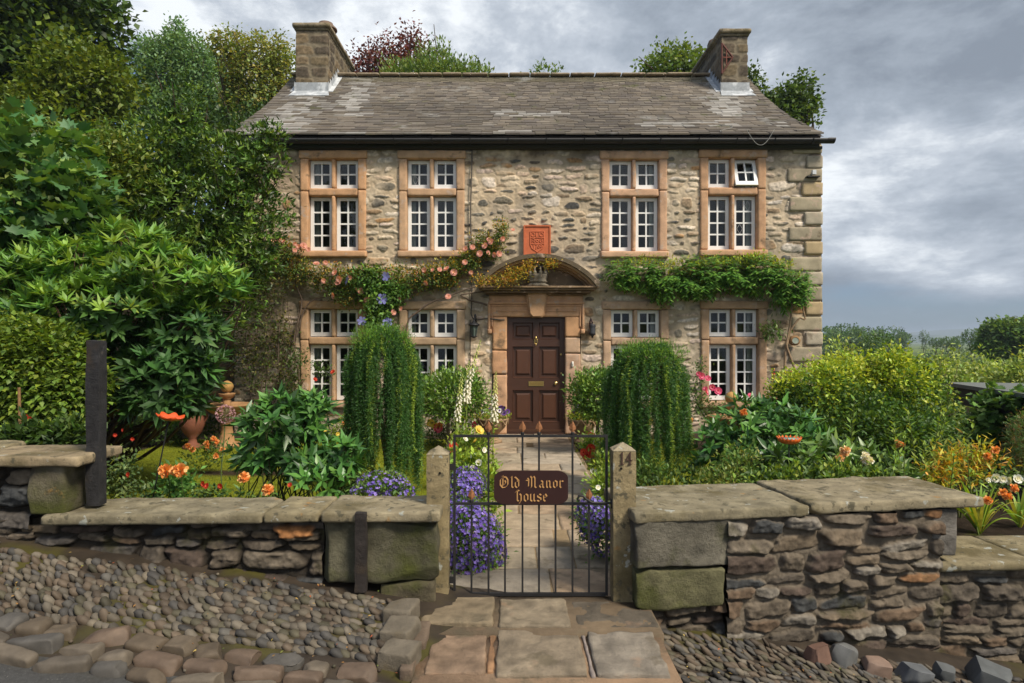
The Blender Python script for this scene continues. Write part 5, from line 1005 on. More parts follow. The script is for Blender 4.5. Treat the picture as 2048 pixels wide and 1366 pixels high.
# thin dark climber at left end and rose spray by lower window
t = thing('wall_creeper', 'thin dark leafy climber covering the shaded wall left of the first windows', 'climber', (X(520, 10.6), 10.6, 0))
mb = MB(); crown(mb, [B(520, 560, 50, 70, 10.6, 12), B(500, 700, 50, 90, 10.6, 12), B(560, 680, 30, 70, 10.65, 10), B(545, 540, 40, 40, 10.6, 14), B(575, 760, 30, 50, 10.6, 12)], 900, 5, .055, .032, [(.035, .055, .014), (.055, .08, .016), (.09, .08, .02)], .06, inner=.1, lump=.6, out=.2); part('foliage', mb, LEAF, t)
mb = MB()
for k in range(9): limb(mb, (X(490+k*12, 10.68), 10.7, 0), (X(500+k*11+rng.normal()*15, 10.68), 10.7, Z(520+rng.random()*120, 10.68)), .010, .004, br, .08, 12, 5)
part('stem', mb, BARK, t)
redrose = flower_proto('red_bloom', .05, [(.55, .05, .025), (.62, .09, .04)], W=.95); hot = flower_proto('pink_bloom', .065, [(.72, .10, .22), (.8, .25, .35)], W=.95)
orange = flower_proto('orange_bloom', .050, [(.86, .30, .07), (.90, .42, .12), (.92, .52, .20)], rings='pompon')
yellow = flower_proto('yellow_bloom', .05, [(.82, .62, .10), (.85, .72, .2)], W=.95); white = flower_proto('white_bloom', .05, [(.82, .82, .76), (.86, .84, .72)], W=.95)
def rosebush(label, bl, base, fl, me, n=260, cols=MG, cat='rose bush', L=.05, name='rose_bush', fname='rose_bloom', k=5, group=None, fy=None, W=None):
    t = thing(name, label, cat, base, group); mb = MB()
    for q in bl: limb(mb, base, q[:3], .010, .004, (.08, .09, .03), .12, 7, 5)
    part('stem', mb, BARK, t); mb = MB(); crown(mb, bl, n, k, L, W or L*.58, cols, .045, inner=.15, lump=.5, lf=4, out=.35); part('foliage', mb, LEAF, t)
    for px, py, dd, s in fl: put_flower(me, t, (X(px, dd), dd, Z(py, dd)), s, fname)
    return t
rosebush('sparse rose with red and pink blooms before the lower left window', [B(640, 735, 22, 14, 10.2, 10), B(600, 720, 26, 20, 10.2, 10), B(590, 780, 16, 26, 10.2, 10), B(655, 745, 12, 10, 10.2, 8)], (X(600, 10.3), 10.3, 0), [(666, 744, 10.1, .9), (630, 759, 10.1, .8)], redrose, 120, DG+MG)
rosebush('rose bush with bright pink blooms below the right-hand window', [B(1420, 820, 34, 24, 9.6, 14), B(1400, 740, 10, 30, 9.6, 8), B(1450, 840, 40, 24, 9.6, 14), B(1395, 800, 16, 40, 9.6, 10)], (X(1420, 9.7), 9.7, 0), [(1403, 752, 9.4, .9), (1416, 757, 9.4, .8), (1412, 783, 9.4, 1.0), (1425, 775, 9.4, .9), (1436, 782, 9.4, 1.0), (1501, 792, 9.4, .8), (1398, 748, 9.4, .7), (1411, 778, 9.4, .7)], hot, 260, MG)
# wisteria
t = thing('wisteria_vine', 'leafy wisteria spread in a band between the upper and lower right windows', 'climber', (X(1590, 10.6), 10.6, 0))
wb = [B(1245, 548, 26, 22, dw, 16), B(1285, 545, 34, 24, dw, 18), B(1335, 552, 36, 26, dw, 18), B(1385, 555, 36, 30, dw, 18), B(1430, 548, 36, 28, dw, 18), B(1480, 545, 36, 28, dw, 20), B(1525, 545, 34, 34, dw, 20), B(1560, 560, 30, 34, dw, 20), B(1595, 575, 20, 26, dw, 16), B(1330, 578, 18, 16, dw, 14), B(1575, 598, 14, 12, dw, 10), B(1400, 575, 20, 14, dw, 12)]
mb = MB(); p, o, rad = shell(wb, 900, .3, .3, 4); nn = len(p); zr = np.array([q for q in p[:, 2]])
for s_ in (-1, 1):
    for j in range(6):
        D = nrm(o+np.array([0, -.5, -.45])+rdir(nn)*.25); pos = p+D*(j*.035); sd_ = nrm(np.cross(D, np.array([0, 0, 1.])))*s_
        leaves(mb, pos, D*.6+sd_+np.array([0, 0, -.35]), np.array([0, -.4, 1.])+rdir(nn)*.2, .085, .030, palette(nn, [(.07, .155, .02), (.05, .125, .02), (.10, .19, .025), (.035, .085, .015)], .12))
tops = [(a, b_-.02, c+f*.75, d_*.9, e, f*.35) for a, b_, c, d_, e, f in wb]; crown(mb, tops, 340, 5, .06, .022, [(.26, .28, .02), (.34, .30, .03), (.18, .24, .02)], .04, inner=.2, up=.6, lump=.5); part('foliage', mb, LEAF, t)
mb = MB()
for k, pts in enumerate(([(1575, 870), (1568, 780), (1572, 700), (1582, 660), (1600, 635), (1612, 640), (1605, 610), (1590, 590)], [(1590, 870), (1590, 740), (1572, 690), (1580, 650), (1585, 600), (1560, 560)], [(1590, 580), (1500, 575), (1400, 580), (1300, 565), (1240, 550)])): P = np.array([(X(a, 10.66), 10.68-.02*k, Z(b, 10.66)) for a, b in pts]); tt = np.linspace(0, len(P)-1, 30); Q = np.stack([np.interp(tt, range(len(P)), P[:, j]) for j in range(3)], 1); mb.tube(Q, np.linspace(.022, .012, 30), (.30, .21, .13), 7)
part('stem', mb, BARK, t)
mb = MB(); crown(mb, [B(1545, 660, 26, 14, 10.6, 8)], 40, 5, .09, .03, MG, .05, inner=.1, up=-.2); part('foliage', mb, LEAF, t, label='small leafy side shoot beside the hanging feeder')

# ---- weeping conifers
def weeping(label, cx, pyt, rx, d, pyb, gap=None, seed=0):
    t = thing('weeping_conifer', label, 'weeping conifer', (X(cx, d), d, 0), 'weeping conifers flanking the path'); x0 = X(cx, d); R_ = rx*d/F; zt = Z(pyt, d); zb = .12
    mb = MB(); P = [(x0+.04*math.sin(z*4+seed)+(.05 if z > zt*.6 else 0), d+.02*math.cos(z*3), z) for z in np.linspace(0, zt-.06, 10)]; mb.tube(P, np.linspace(.035, .018, 10), (.17, .11, .065), 8)
    for k in range(10):
        a = k*.63; e = (x0+math.cos(a)*R_*.75, d+math.sin(a)*R_*.6, zt-.14); limb(mb, (x0, d, zt-.12-.02*k), e, .010, .006, (.22, .15, .09), .2, 6, 6)
    part('trunk', mb, BARK, t)
    mb = MB(); st = MB()
    nb = 22; lock = rng.random(nb)
    for k in range(400):
        a = rng.random()*2*math.pi; r = R_*rng.uniform(.25, 1)**.6; fr = -math.sin(a)
        if lock[int((a/6.2832)*nb) % nb] < .09 and rng.random() < .8: continue
        if gap and abs(math.cos(a)*r-gap[0]) < gap[1] and rng.random() < .93: continue
        lk = int((a/6.2832)*nb) % nb; a += .10*math.sin(a*nb)*1.0; ln = (.66+.36*lock[lk])*rng.uniform(.78, 1.08)*(zt-zb) if rng.random() < .82 else rng.uniform(.15, .5)*(zt-zb); n = max(int(ln/.017), 10); s = np.linspace(0, 1, n); top = zt-.05-.22*(r/R_)**3*zt*.5-rng.random()*.06
        out = r*(1-(1-np.clip(s*4, 0, 1))**2)
        xx = x0+math.cos(a)*out*(1+.08*s*(r/R_)+.26*(lock[lk]-.5))+.02*np.sin(s*7+k); yy = d+math.sin(a)*out*.85+.012*np.cos(s*8+k); zz = top+.06*np.sin(np.clip(s*5, 0, 1)*math.pi)-np.clip(s-.1, 0, 1)*ln
        Q = np.stack([xx, yy, np.maximum(zz, .03)], 1); young = rng.random() < .2; c = [(.19, .26, .03), (.15, .22, .03)] if young else [(.032, .085, .018), (.022, .062, .013), (.048, .108, .02)]
        T = nrm(np.gradient(Q, axis=0)); needles(mb, Q, T, 7, (.030+.020*rng.random()) if not young else .030, .0055, c)
    crown(mb, [(x0, d, zt-.13, R_*.86, R_*.75, .14)], 420, 8, .035, .006, [(.10, .19, .02), (.06, .13, .018)], .03, inner=.5, tpl=TPL4, up=1.)
    part('foliage', mb, LEAF, t)
weeping('weeping larch left of the path with rounded top and hanging strands', 768, 655, 72, 6.6, 985, (.10, .02), 1)
weeping('broader weeping larch behind the numbered gate post, window showing through', 1300, 684, 84, 6.4, 965, (.03, .055), 2)

# ---- clipped bay trees
def bay(label, cx, cy, r, ry, d, tx):
    t = thing('bay_tree', label, 'tree', (X(tx, d), d, 0), 'clipped bay trees by the door'); mb = MB(); limb(mb, (X(tx, d), d, 0), (X(cx, d), d, Z(cy+10, d)), .03, .022, (.14, .11, .08), .05)
    for k in range(7): limb(mb, (X(tx, d), d, Z(cy+45, d)), (X(cx+rng.uniform(-.6, .6)*r, d), d+rng.normal()*.1, Z(cy+rng.uniform(-.4, .3)*ry, d)), .014, .006, (.14, .11, .08))
    part('trunk', mb, BARK, t); mb = MB(); crown(mb, [B(cx, cy, r, ry, d)], 1000, 6, .068, .028, [(.09, .155, .022), (.06, .12, .02), (.13, .20, .03), (.04, .085, .015)], .05, inner=.45, lump=.35, lf=5, up=.4); part('crown', mb, GLOSSLEAF, t)
bay('clipped round bay tree on a thin stem left of the doorway', 902, 790, 70, 48, 9.0, 893); bay('clipped bay tree half hidden by the broad weeping larch', 1195, 790, 56, 44, 9.0, 1200)

# ---- urn planters with pansies
def planter(label, cx, pyb, pyt, r, d):
    x = X(cx, d); zt = Z(pyt, d); t = thing('urn_planter', label, 'planter', (x, d, 0), 'stone planters flanking the door'); mb = MB(); rr = r*d/F
    mb.lathe([(0, .0), (rr*.62, .0), (rr*.62, .04), (rr*.4, .06), (rr*.36, zt*.35), (rr*.5, zt*.42), (rr*.82, zt*.62), (rr*.95, zt*.8), (rr*1.02, zt*.92), (rr*1.08, zt*.95), (rr*1.06, zt), (rr*.92, zt), (rr*.88, zt*.9), (0, zt*.88)], (x, d, 0), (.33, .22, .13), 36, 12, .018)
    part('bowl', mb, TERRA, t)
    mb = MB()
    for k in range(8): a = k*math.pi/4; mb.tube([(x+rr*1.03*math.cos(a+q*.38), d+rr*1.03*math.sin(a+q*.38), zt*.88-.05*math.sin(q*math.pi)) for q in np.linspace(0, 2, 9)], .013, (.36, .24, .14), 6)
    part('garland', mb, TERRA, t); return x, zt, rr
pansy = [flower_proto('pansy_bloom', .040, [c, (.05, .02, .12)], rings=((5, 1, 1.3), (4, .45, 1.0)), W=1.) for c in ((.16, .07, .30), (.72, .68, .80), (.06, .02, .10), (.30, .20, .52))]
def pansies(label, x, zt, rr, d, n=22):
    t = thing('pansy_plant', label, 'pansies', (x, d, zt)); mb = MB(); crown(mb, [(x, d, zt+.04, rr*1.05, rr*1.0, .09)], 230, 5, .045, .022, [(.18, .24, .02), (.28, .28, .03), (.10, .16, .02)], .03, inner=.2, up=.6); part('foliage', mb, LEAF, t)
    for k in range(n): a = rng.random()*6.28; q = rng.random()**.5; put_flower(pansy[rng.integers(4)], t, (x+rr*1.15*q*math.cos(a), d+rr*q*math.sin(a)-.05, zt+.13+rng.random()*.09-q*.05), rng.uniform(.8, 1.2), 'pansy_bloom')
x, zt, rr = planter('ornate stone urn planter left of the front door', 985, 872, 836, 30, 9.9); pansies('purple and white pansies growing in the urn left of the door', x, zt, rr, 9.9)
x, zt, rr = planter('ornate stone urn planter right of the front door', 1165, 870, 838, 27, 9.9); pansies('purple pansies growing in the urn right of the door', x, zt, rr, 9.9)

# ---- foxgloves
def foxglove(label, pxb, pxt, pyt, pyl, d, s=1.0):
    xb, xt, zt, zl = X(pxb, d), X(pxt, d), Z(pyt, d), Z(pyl, d); t = thing('foxglove', label, 'foxglove', (xb, d, 0), 'white foxgloves left of the path'); tt = np.linspace(0, 1, 14); P = np.stack([xb+(xt-xb)*tt**1.5, d+0*tt, zt*tt], 1)
    mb = MB(); mb.tube(P, np.linspace(.010, .003, 14), (.14, .20, .04), 6); part('stem', mb, LEAF, t)
    mb = MB(); n = 40; i = rng.random(n)*.75; q = np.stack([np.interp(i, tt, P[:, j]) for j in range(3)], 1); leaves(mb, q, rdir(n)+np.array([0, -.2, .1]), np.array([0, 0, 1.])+rdir(n)*.3, .11*(1-.5*i), .04, palette(n, YG, .1)); part('foliage', mb, LEAF, t)
    mb = MB(); n = 60
    for k in range(n):
        f = k/n; z = zl+(zt-zl)*f; sz = (1-f)**.7; a = k*2.4; cx_ = float(np.interp(z, P[:, 2], P[:, 0])); c = (.80, .78, .66) if f < .55 else (.60, .64, .20)
        dx, dy = math.cos(a), math.sin(a); L_ = (.036*sz+.006)*s; p0 = np.array([cx_+dx*.006, d+dy*.006, z]); mb.tube([p0, p0+np.array([dx*.4, dy*.4, -.15])*L_, p0+np.array([dx*.75, dy*.75, -.6])*L_, p0+np.array([dx*.9, dy*.9, -1.])*L_], [.003, .007*sz*s+.002, .010*sz*s+.002, .013*sz*s+.002], c, 6, False)
    part('bell_flowers', mb, PETAL, t)
foxglove('tallest white foxglove, leaning right beneath the wall lantern', 905, 962, 678, 800, 7.6); foxglove('white foxglove spire standing just left of the door frame', 985, 992, 742, 838, 7.4); foxglove('white foxglove spire low in front of the bay tree', 905, 925, 745, 838, 7.2, .9); foxglove('white foxglove between the tallest one and the bay tree trunk', 930, 938, 720, 800, 7.9)

# ---- purple campanula
def campanula(label, bl, n, nf):
    t = thing('campanula', label, 'campanula', (bl[0][0], bl[0][1], 0), 'purple campanula mounds'); mb = MB(); crown(mb, bl, n, 5, .035, .018, [(.05, .10, .02), (.09, .14, .025)], .03, inner=.3); part('foliage', mb, LEAF, t)
    p, o, rad = shell(bl, nf, .82, .15, 6); m = MB(); a = nrm(np.cross(o, rdir(nf))); b = np.cross(o, a); cc = palette(nf, [(.20, .13, .52), (.27, .19, .62), (.36, .28, .70), (.14, .09, .40)], .12)
    for k in range(5): th = k*1.2566; D = o*.5+a*math.cos(th)+b*math.sin(th); leaves(m, p+o*.01, D, o, .017, .010, cc, TPL4)
    part('star_flowers', m, PETAL, t, kind='stuff')
campanula('largest mound of purple campanula spilling inside the gate at left', [B(945, 1080, 60, 66, 4.55), B(925, 1040, 40, 50, 4.75), B(985, 1100, 26, 42, 4.5), B(935, 1130, 45, 28, 4.45)], 700, 2400)
campanula('taller purple campanula cushion above the largest mound', [B(935, 970, 34, 34, 5.1), B(920, 1000, 34, 40, 5.0)], 300, 900)
campanula('purple campanula trailing inside the gate beside the numbered post', [B(1185, 1030, 30, 36, 4.75), B(1205, 1060, 28, 50, 4.6), B(1180, 1060, 18, 24, 4.7)], 320, 850)
campanula('thin purple campanula under the left weeping larch behind the wall', [B(765, 965, 48, 20, 4.9), B(740, 985, 40, 16, 4.8), B(800, 985, 28, 24, 4.8)], 260, 420)

# ---- peonies and border plants
def peony(label, bl, base, n, flowers=(), me=None, cols=None, L=.13, W=.042, name='peony_plant', cat='peony', group=None, k=5):
    t = thing(name, label, cat, base, group); p, o, rad = shell(bl, n, .35, .35, 3.5); mb = MB(); b = np.array(base)
    for i in range(min(36, n)): s = b+np.array([rng.normal()*.22, rng.normal()*.1, 0]); limb(mb, s, p[i], .0065, .003, (.06, .07, .025), .08, 6, 5)
    part('stem', mb, BARK, t); mb = MB(); whorls(mb, p, o*.8+np.array([0, -.2, .5])+rdir(len(p))*.4, k, L, W, cols or [(.03, .085, .018), (.045, .115, .022), (.022, .06, .013), (.065, .14, .025)], 1.15, .16); part('foliage', mb, GLOSSLEAF, t)
    for px, py, dd, s in flowers: put_flower(me, t, (X(px, dd), dd, Z(py, dd)), s, 'bloom')
    return t
peony('tall dark-leaved peony clump left of the weeping larch', [B(560, 850, 70, 50, 5.3), B(520, 900, 60, 40, 5.3), B(620, 840, 40, 40, 5.3), B(600, 910, 70, 40, 5.3), B(660, 930, 50, 36, 5.2), B(492, 850, 18, 24, 5.4), B(625, 810, 26, 20, 5.3), B(560, 810, 40, 26, 5.3)], (X(570, 5.3), 5.3, 0), 330, k=6)
peony('lower peony clump between the tall one and the larch', [B(690, 910, 26, 30, 5.0), B(650, 960, 50, 26, 4.9)], (X(670, 5.0), 5.0, 0), 70)
peony('broad dark peony clump right of the broad larch, tallest near the shrub', [B(1480, 860, 60, 44, 5.8), B(1550, 845, 60, 34, 5.8), B(1440, 900, 50, 50, 5.7), B(1600, 880, 60, 44, 5.7), B(1530, 900, 80, 44, 5.6), B(1500, 820, 36, 20, 5.9)], (X(1520, 5.8), 5.8, 0), 440)
peony('front peony clump with large cream and peach blooms above the right coping', [B(1650, 920, 50, 40, 5.2), B(1720, 930, 50, 36, 5.2), B(1590, 940, 50, 30, 5.1), B(1780, 945, 50, 30, 5.1)], (X(1680, 5.2), 5.2, 0), 240, cols=MG+[(.09, .16, .03)])
def bigbloom(label, px, py, d, r, cols, name='peony_bloom'):
    t = thing(name, label, 'flower', (X(px, d), d, Z(py, d))); mb = MB()
    for k in range(7): c = np.array([X(px, d), d, Z(py, d)])+rng.normal(size=3)*r*.32; petal_flower(mb, c, rng.normal(size=3)*.5+np.array([0, -1, .5]), r*.6, cols, 'pompon')
    part('petals', mb, PETAL, t); mb = MB(); limb(mb, (X(px+12, d), d+.05, max(gz(X(px, d), d), .0)), (X(px, d), d, Z(py, d)-r*.3), .005, .004, (.07, .12, .03)); part('stem', mb, BARK, t)
bigbloom('double peach-orange peony bloom above the right coping', 1688, 906, 4.95, .058, [(.85, .50, .22), (.88, .66, .40)]); bigbloom('double creamy white peony bloom beside the peach one', 1730, 915, 4.95, .055, [(.85, .78, .62), (.88, .84, .74)])
bigbloom('ragged orange bloom low between the sweet shrub and tall lilies', 1800, 890, 5.0, .035, [(.70, .30, .10), (.75, .42, .15)]); bigbloom('small orange bloom on top of the broad peony clump', 1487, 825, 5.6, .035, [(.75, .28, .08), (.8, .4, .15)])
for lb, pts, d in (('pair of large orange blooms on a leafy clump by the tall post', [(333, 942), (361, 941)], 5.0), ('single orange bloom before the tall peony clump, above the coping', [(488, 955)], 4.75), ('small low orange bloom near the coping joint', [(536, 980)], 4.7)):
    t = thing('marigold_plant', lb, 'flower', (X(pts[0][0], d), d, 0)); mb = MB()
    if len(pts) > 1: crown(mb, [B(345, 990, 36, 36, 5.15), B(350, 960, 24, 22, 5.3)], 150, 6, .06, .03, [(.05, .12, .025), (.07, .15, .03)], .04, inner=.3)
    else: crown(mb, [B(pts[0][0], 1010, 14, 26, d)], 22, 5, .06, .02, MG, .03, inner=.3)
    part('foliage', mb, LEAF, t)
    for px, py in pts: put_flower(orange, t, (X(px, d-.1), d-.1, Z(py, d-.1)), 1.25 if len(pts) > 1 else .95, 'orange_bloom'); mb = MB(); limb(mb, (X(px, d), d, 0), (X(px, d-.1), d-.08, Z(py+5, d)), .004, .003, (.08, .12, .03)); part('stem', mb, BARK, t)
t = thing('marigold_plant', 'cluster of small orange blooms on the far lawn bed left of the tall peony', 'flower', (X(400, 7.5), 7.5, 0)); mb = MB(); crown(mb, [B(395, 920, 30, 16, 7.5), B(430, 900, 30, 18, 7.5)], 110, 5, .05, .02, MG, .04, inner=.2, up=.5); part('foliage', mb, LEAF, t)
for px, py in ((375, 892), (385, 899), (413, 887), (427, 878), (433, 884), (416, 895), (445, 900), (432, 912)): put_flower(orange, t, (X(px, 7.4), 7.4, Z(py, 7.4)), .8, 'orange_bloom')
rosebush('low dark red blooms standing above the left coping', [B(408, 990, 26, 16, 4.8, 10), B(440, 992, 22, 14, 4.8, 10)], (X(420, 4.8), 4.8, 0), [(407, 968, 4.7, .55), (414, 972, 4.7, .5), (441, 972, 4.7, .5), (580, 970, 4.7, .4)], redrose, 60, MG, 'flower', .04, 'dianthus_plant', 'red_bloom')
rosebush('feathery herb clump with tiny red blooms right beside the tall black post', [B(240, 970, 30, 36, 5.1, 20), B(258, 935, 14, 34, 5.2, 12), B(224, 940, 12, 36, 5.1, 12), B(290, 990, 24, 16, 5.0, 14)], (X(250, 5.1), 5.1, 0), [(257, 949, 5.0, .5), (246, 860, 5.2, .35), (265, 878, 5.2, .35), (230, 870, 5.2, .35)], redrose, 170, [(.05, .085, .03), (.07, .11, .035), (.09, .12, .03)], 'border plant', .04, 'border_plant', 'red_bloom')
t = thing('allium', 'round pinkish-purple allium seed head before the left fountain', 'allium', (X(450, 6.2), 6.2, 0)); mb = MB(); limb(mb, (X(448, 6.2), 6.2, 0), (X(450, 6.2), 6.2, Z(835, 6.2)), .006, .005, (.10, .14, .05), .02); part('stem', mb, BARK, t)
mb = MB(); n = 130; dd = rdir(n); c = np.array([X(451, 6.2), 6.2, Z(828, 6.2)]); leaves(mb, np.repeat(c[None], n, 0), dd, rdir(n), .075, .006, (.25, .22, .12), TPL4)
for q in dd: 
    e = c+q*.08; leaves(mb, np.repeat(e[None], 5, 0), rdir(5)+q, rdir(5), .016, .010, palette(5, [(.50, .26, .36), (.60, .38, .36)], .1), TPL4)
part('flower_head', mb, PETAL, t)

# ornamental ceramic poppies on iron rods
t = thing('poppy_ornament', 'orange ceramic poppy ornament on a leaning rod above the left lawn', 'garden ornament', (X(292, 5.0), 5.0, 0)); hx, hy, hz = X(340, 5.0), 5.0, Z(838, 5.0)
mb = MB(); mb.tube([(X(288, 5.0), 5.0, .0), (hx-.01, hy, hz-.01)], .0055, (.02, .02, .02), 8); part('rod', mb, IRON, t)
def cup(mb, c, r, tilt, col, lob=9, h=.35):
    n = 48; th = np.arange(n)*2*math.pi/n; V_ = []; 
    for q, (rr, zz) in enumerate(((.02, 0), (.55, .06), (.85, .35), (1.0, .75), (.97, .78), (.80, .42), (.5, .14), (.02, .06))):
        w = 1+.09*np.cos(lob*th)*(rr > .5); V_.append(np.stack([r*rr*w*np.cos(th), r*rr*w*np.sin(th), r*h*(zz+.18*np.cos(lob*th)*(zz > .5))+0*th], 1))
    V_ = np.concatenate(V_) @ np.array(Matrix.Rotation(tilt, 3, 'Y')).T+np.array(c); mb.add(V_, [[i*n+j, i*n+(j+1) % n, (i+1)*n+(j+1) % n, (i+1)*n+j] for i in range(7) for j in range(n)], col)
mb = MB(); cup(mb, (hx, hy, hz-.01), .098, .18, (.62, .085, .015), 7, .5); part('ceramic_bowl', mb, CERAM, t)
t = thing('poppy_ornament', 'shallow orange ceramic dish with fluted edge on an upright rod in the right border', 'garden ornament', (X(1578, 5.1), 5.1, 0)); hx, hy, hz = X(1578, 5.0), 5.0, Z(888, 5.0)
mb = MB(); mb.tube([(hx, hy, .0), (hx, hy, hz)], .0055, (.02, .02, .02), 8); part('rod', mb, IRON, t); mb = MB(); cup(mb, (hx, hy, hz), .088, 0, (.68, .13, .02), 18, .72); part('ceramic_bowl', mb, CERAM, t); mb = MB(); mb.lathe([(.0, .038), (.074, .044), (0, .045)], (hx, hy, hz), (.2, .42, .36), 24); part('turquoise_glaze', mb, CERAM, t)

# fountains with pine-cone finials
def fountain(label, cx, pyrim, pytop, rr, d, full=True):
    x = X(cx, d); z = Z(pyrim, d); zt = Z(pytop, d); r = rr*d/F; t = thing('garden_fountain', label, 'fountain', (x, d, 0), 'tiered terracotta fountains'); c = (.36, .20, .09); mb = MB()
    mb.lathe([(0, 0), (r*.6, 0), (r*.6, .05), (r*.3, .08), (r*.22, z*.45), (r*.32, z-.22), (r*.25, z-.2), (r*.7, z-.10), (r*.98, z-.02), (r, z), (r*.95, z+.004), (r*.9, z-.02), (0, z-.05)], (x, d, 0), c, 32); part('bowl', mb, TERRA, t)
    H_ = zt-z; mb = MB(); mb.lathe([(r*.14, z-.05), (r*.16, z+H_*.15), (r*.12, z+H_*.2), (r*.24, z+H_*.28), (r*.32, z+H_*.42), (r*.33, z+H_*.46), (r*.3, z+H_*.46), (r*.14, z+H_*.42), (r*.11, z+H_*.52), (0, z+H_*.52)], (x, d, 0), c, 24, 12, .04); part('upper_tier', mb, TERRA, t)
    mb = MB(); pr = [(.09, .5), (.19, .56), (.2, .62), (.235, .68), (.245, .76), (.22, .85), (.15, .93), (.06, .985), (0, 1.)]
    for i, a in enumerate(pr): pass
    mb.lathe([(r*a, z+H_*b) for a, b in pr], (x, d, 0), (.42, .24, .08), 24, 12, .07); part('pine_cone_finial', mb, TERRA, t)
fountain('terracotta fountain with pine cone finial beside the left house corner', 454, 808, 761, 48, 9.5); fountain('terracotta fountain with pine cone finial among the roses under the right window', 1462, 832, 783, 46, 8.6)
t = thing('terracotta_urn', 'dark red terracotta urn in shade left of the left fountain', 'urn', (X(385, 9.3), 9.3, 0)); x, d = X(385, 9.3), 9.3
mb = MB(); mb.lathe([(0, 0), (.13, 0), (.13, .05), (.06, .09), (.05, .16), (.12, .24), (.17, .36), (.17, .46), (.12, .55), (.19, .60), (.19, .63), (.15, .63), (.1, .55), (0, .5)], (x, d, .0), (.20, .075, .045), 28, 14, .02); part('body', mb, TERRA, t); mb = MB()
for s in (-1, 1): mb.tube([(x+s*(.16+.05*math.sin(q)), d, .38+.18*q/3.1) for q in np.linspace(0, 3.1, 8)], .014, (.20, .075, .045), 6)
part('handles', mb, TERRA, t)

# flowering shrubs and border on the right
bl = [B(1630, 790, 60, 52, 7.0), B(1600, 850, 70, 60, 7.0), B(1690, 770, 36, 44, 7.2), B(1745, 790, 50, 60, 7.4), B(1800, 772, 56, 56, 7.1), B(1865, 815, 42, 50, 7.3), B(1700, 850, 120, 70, 7.0), B(1800, 860, 100, 70, 7.0), B(1580, 800, 36, 50, 7.1), B(1655, 748, 22, 24, 7.0), B(1785, 722, 28, 24, 7.2), B(1850, 765, 26, 26, 7.2), B(1735, 728, 16, 20, 7.3), B(1700, 730, 12, 16, 7.1), B(1885, 745, 8, 22, 7.2)]
t = thing('mock_orange_shrub', 'large billowing yellow-green shrub at the right corner of the house', 'shrub', (X(1720, 7.3), 7.3, gz(X(1720, 7.3), 7.3))); limbs(t, (X(1720, 7.3), 7.3, gz(X(1720, 7.3), 7.3)), bl, .04)
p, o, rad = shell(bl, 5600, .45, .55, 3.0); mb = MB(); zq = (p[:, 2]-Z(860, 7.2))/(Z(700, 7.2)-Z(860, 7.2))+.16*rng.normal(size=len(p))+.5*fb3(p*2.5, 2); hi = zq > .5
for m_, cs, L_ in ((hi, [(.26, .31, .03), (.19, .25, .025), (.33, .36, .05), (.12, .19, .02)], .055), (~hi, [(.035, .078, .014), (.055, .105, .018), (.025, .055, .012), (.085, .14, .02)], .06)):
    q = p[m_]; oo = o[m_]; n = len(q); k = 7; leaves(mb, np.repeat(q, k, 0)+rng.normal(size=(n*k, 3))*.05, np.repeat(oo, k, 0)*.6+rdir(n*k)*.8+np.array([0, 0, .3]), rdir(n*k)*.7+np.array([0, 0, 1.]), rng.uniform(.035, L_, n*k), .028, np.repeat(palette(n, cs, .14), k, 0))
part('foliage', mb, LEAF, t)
for px, py in ((1905, 725), (1880, 700), (1810, 695), (1700, 715), (1650, 722), (1590, 745), (1770, 690), (1890, 712)): mb = MB(); limb(mb, (X(px, 7.2)-.05, 7.2, Z(py+80, 7.2)), (X(px, 7.2), 7.15, Z(py-6, 7.2)), .005, .002, (.20, .17, .08), .1); part('shoot', mb, BARK, t)
def leafy(label, stems, cols, L, W, name, cat, n=26, group=None, fl=None, tip=None):
    t = thing(name, label, cat, (stems[0][0], stems[0][1], stems[0][2]), group); mb = MB(); lf = MB()
    for x, y, z, tx, ty, tz in stems:
        tt = np.linspace(0, 1, 8); P = np.stack([x+(tx-x)*tt**1.4, y+(ty-y)*tt, z+(tz-z)*tt], 1); mb.tube(P, np.linspace(.006, .003, 8), (.10, .13, .03), 5)
        i = np.linspace(.15, 1, n); q = np.stack([np.interp(i, tt, P[:, j]) for j in range(3)], 1); a = np.arange(n)*2.4; D = np.stack([np.cos(a), np.sin(a), .35+.5*i], 1); leaves(lf, q, D, np.array([0, 0, 1.])+0*D, L*(1.1-.5*i), W, palette(n, cols, .12))
    part('stem', mb, BARK, t); part('foliage', lf, LEAF, t); return t
def st(lst, d, zb=0.0): return [(X(a, d), d+rng.normal()*.08, zb, X(b, d), d+rng.normal()*.08, Z(c, d)) for a, b, c in lst]
leafy('tall lily stems with narrow yellow-green leaves right of the shrub', st([(1820, 1790+0, 850), (1850, 1880, 800), (1860, 1915, 840), (1840, 1850, 830), (1870, 1940, 850), (1830, 1820, 880), (1880, 1930, 885), (1850, 1900, 780)], 5.4, .05), [(.15, .22, .03), (.20, .26, .04), (.09, .15, .02)], .12, .022, 'lily_plant', 'lily')
leafy('single bronze-tipped tall stem in front of the large shrub', st([(1700, 1705, 800), (1715, 1718, 850)], 5.3), [(.13, .20, .03), (.09, .16, .02)], .13, .025, 'lily_plant', 'lily', 20)
leafy('group of leafy stems in front of the garden shed', st([(1760, 1780, 900), (1790, 1800, 870), (1740, 1745, 905), (1810, 1790, 860), (1900, 1895, 905), (1930, 1960, 895)], 4.95, .05), [(.10, .17, .025), (.14, .21, .03), (.07, .12, .02)], .09, .025, 'phlox_plant', 'border plant')
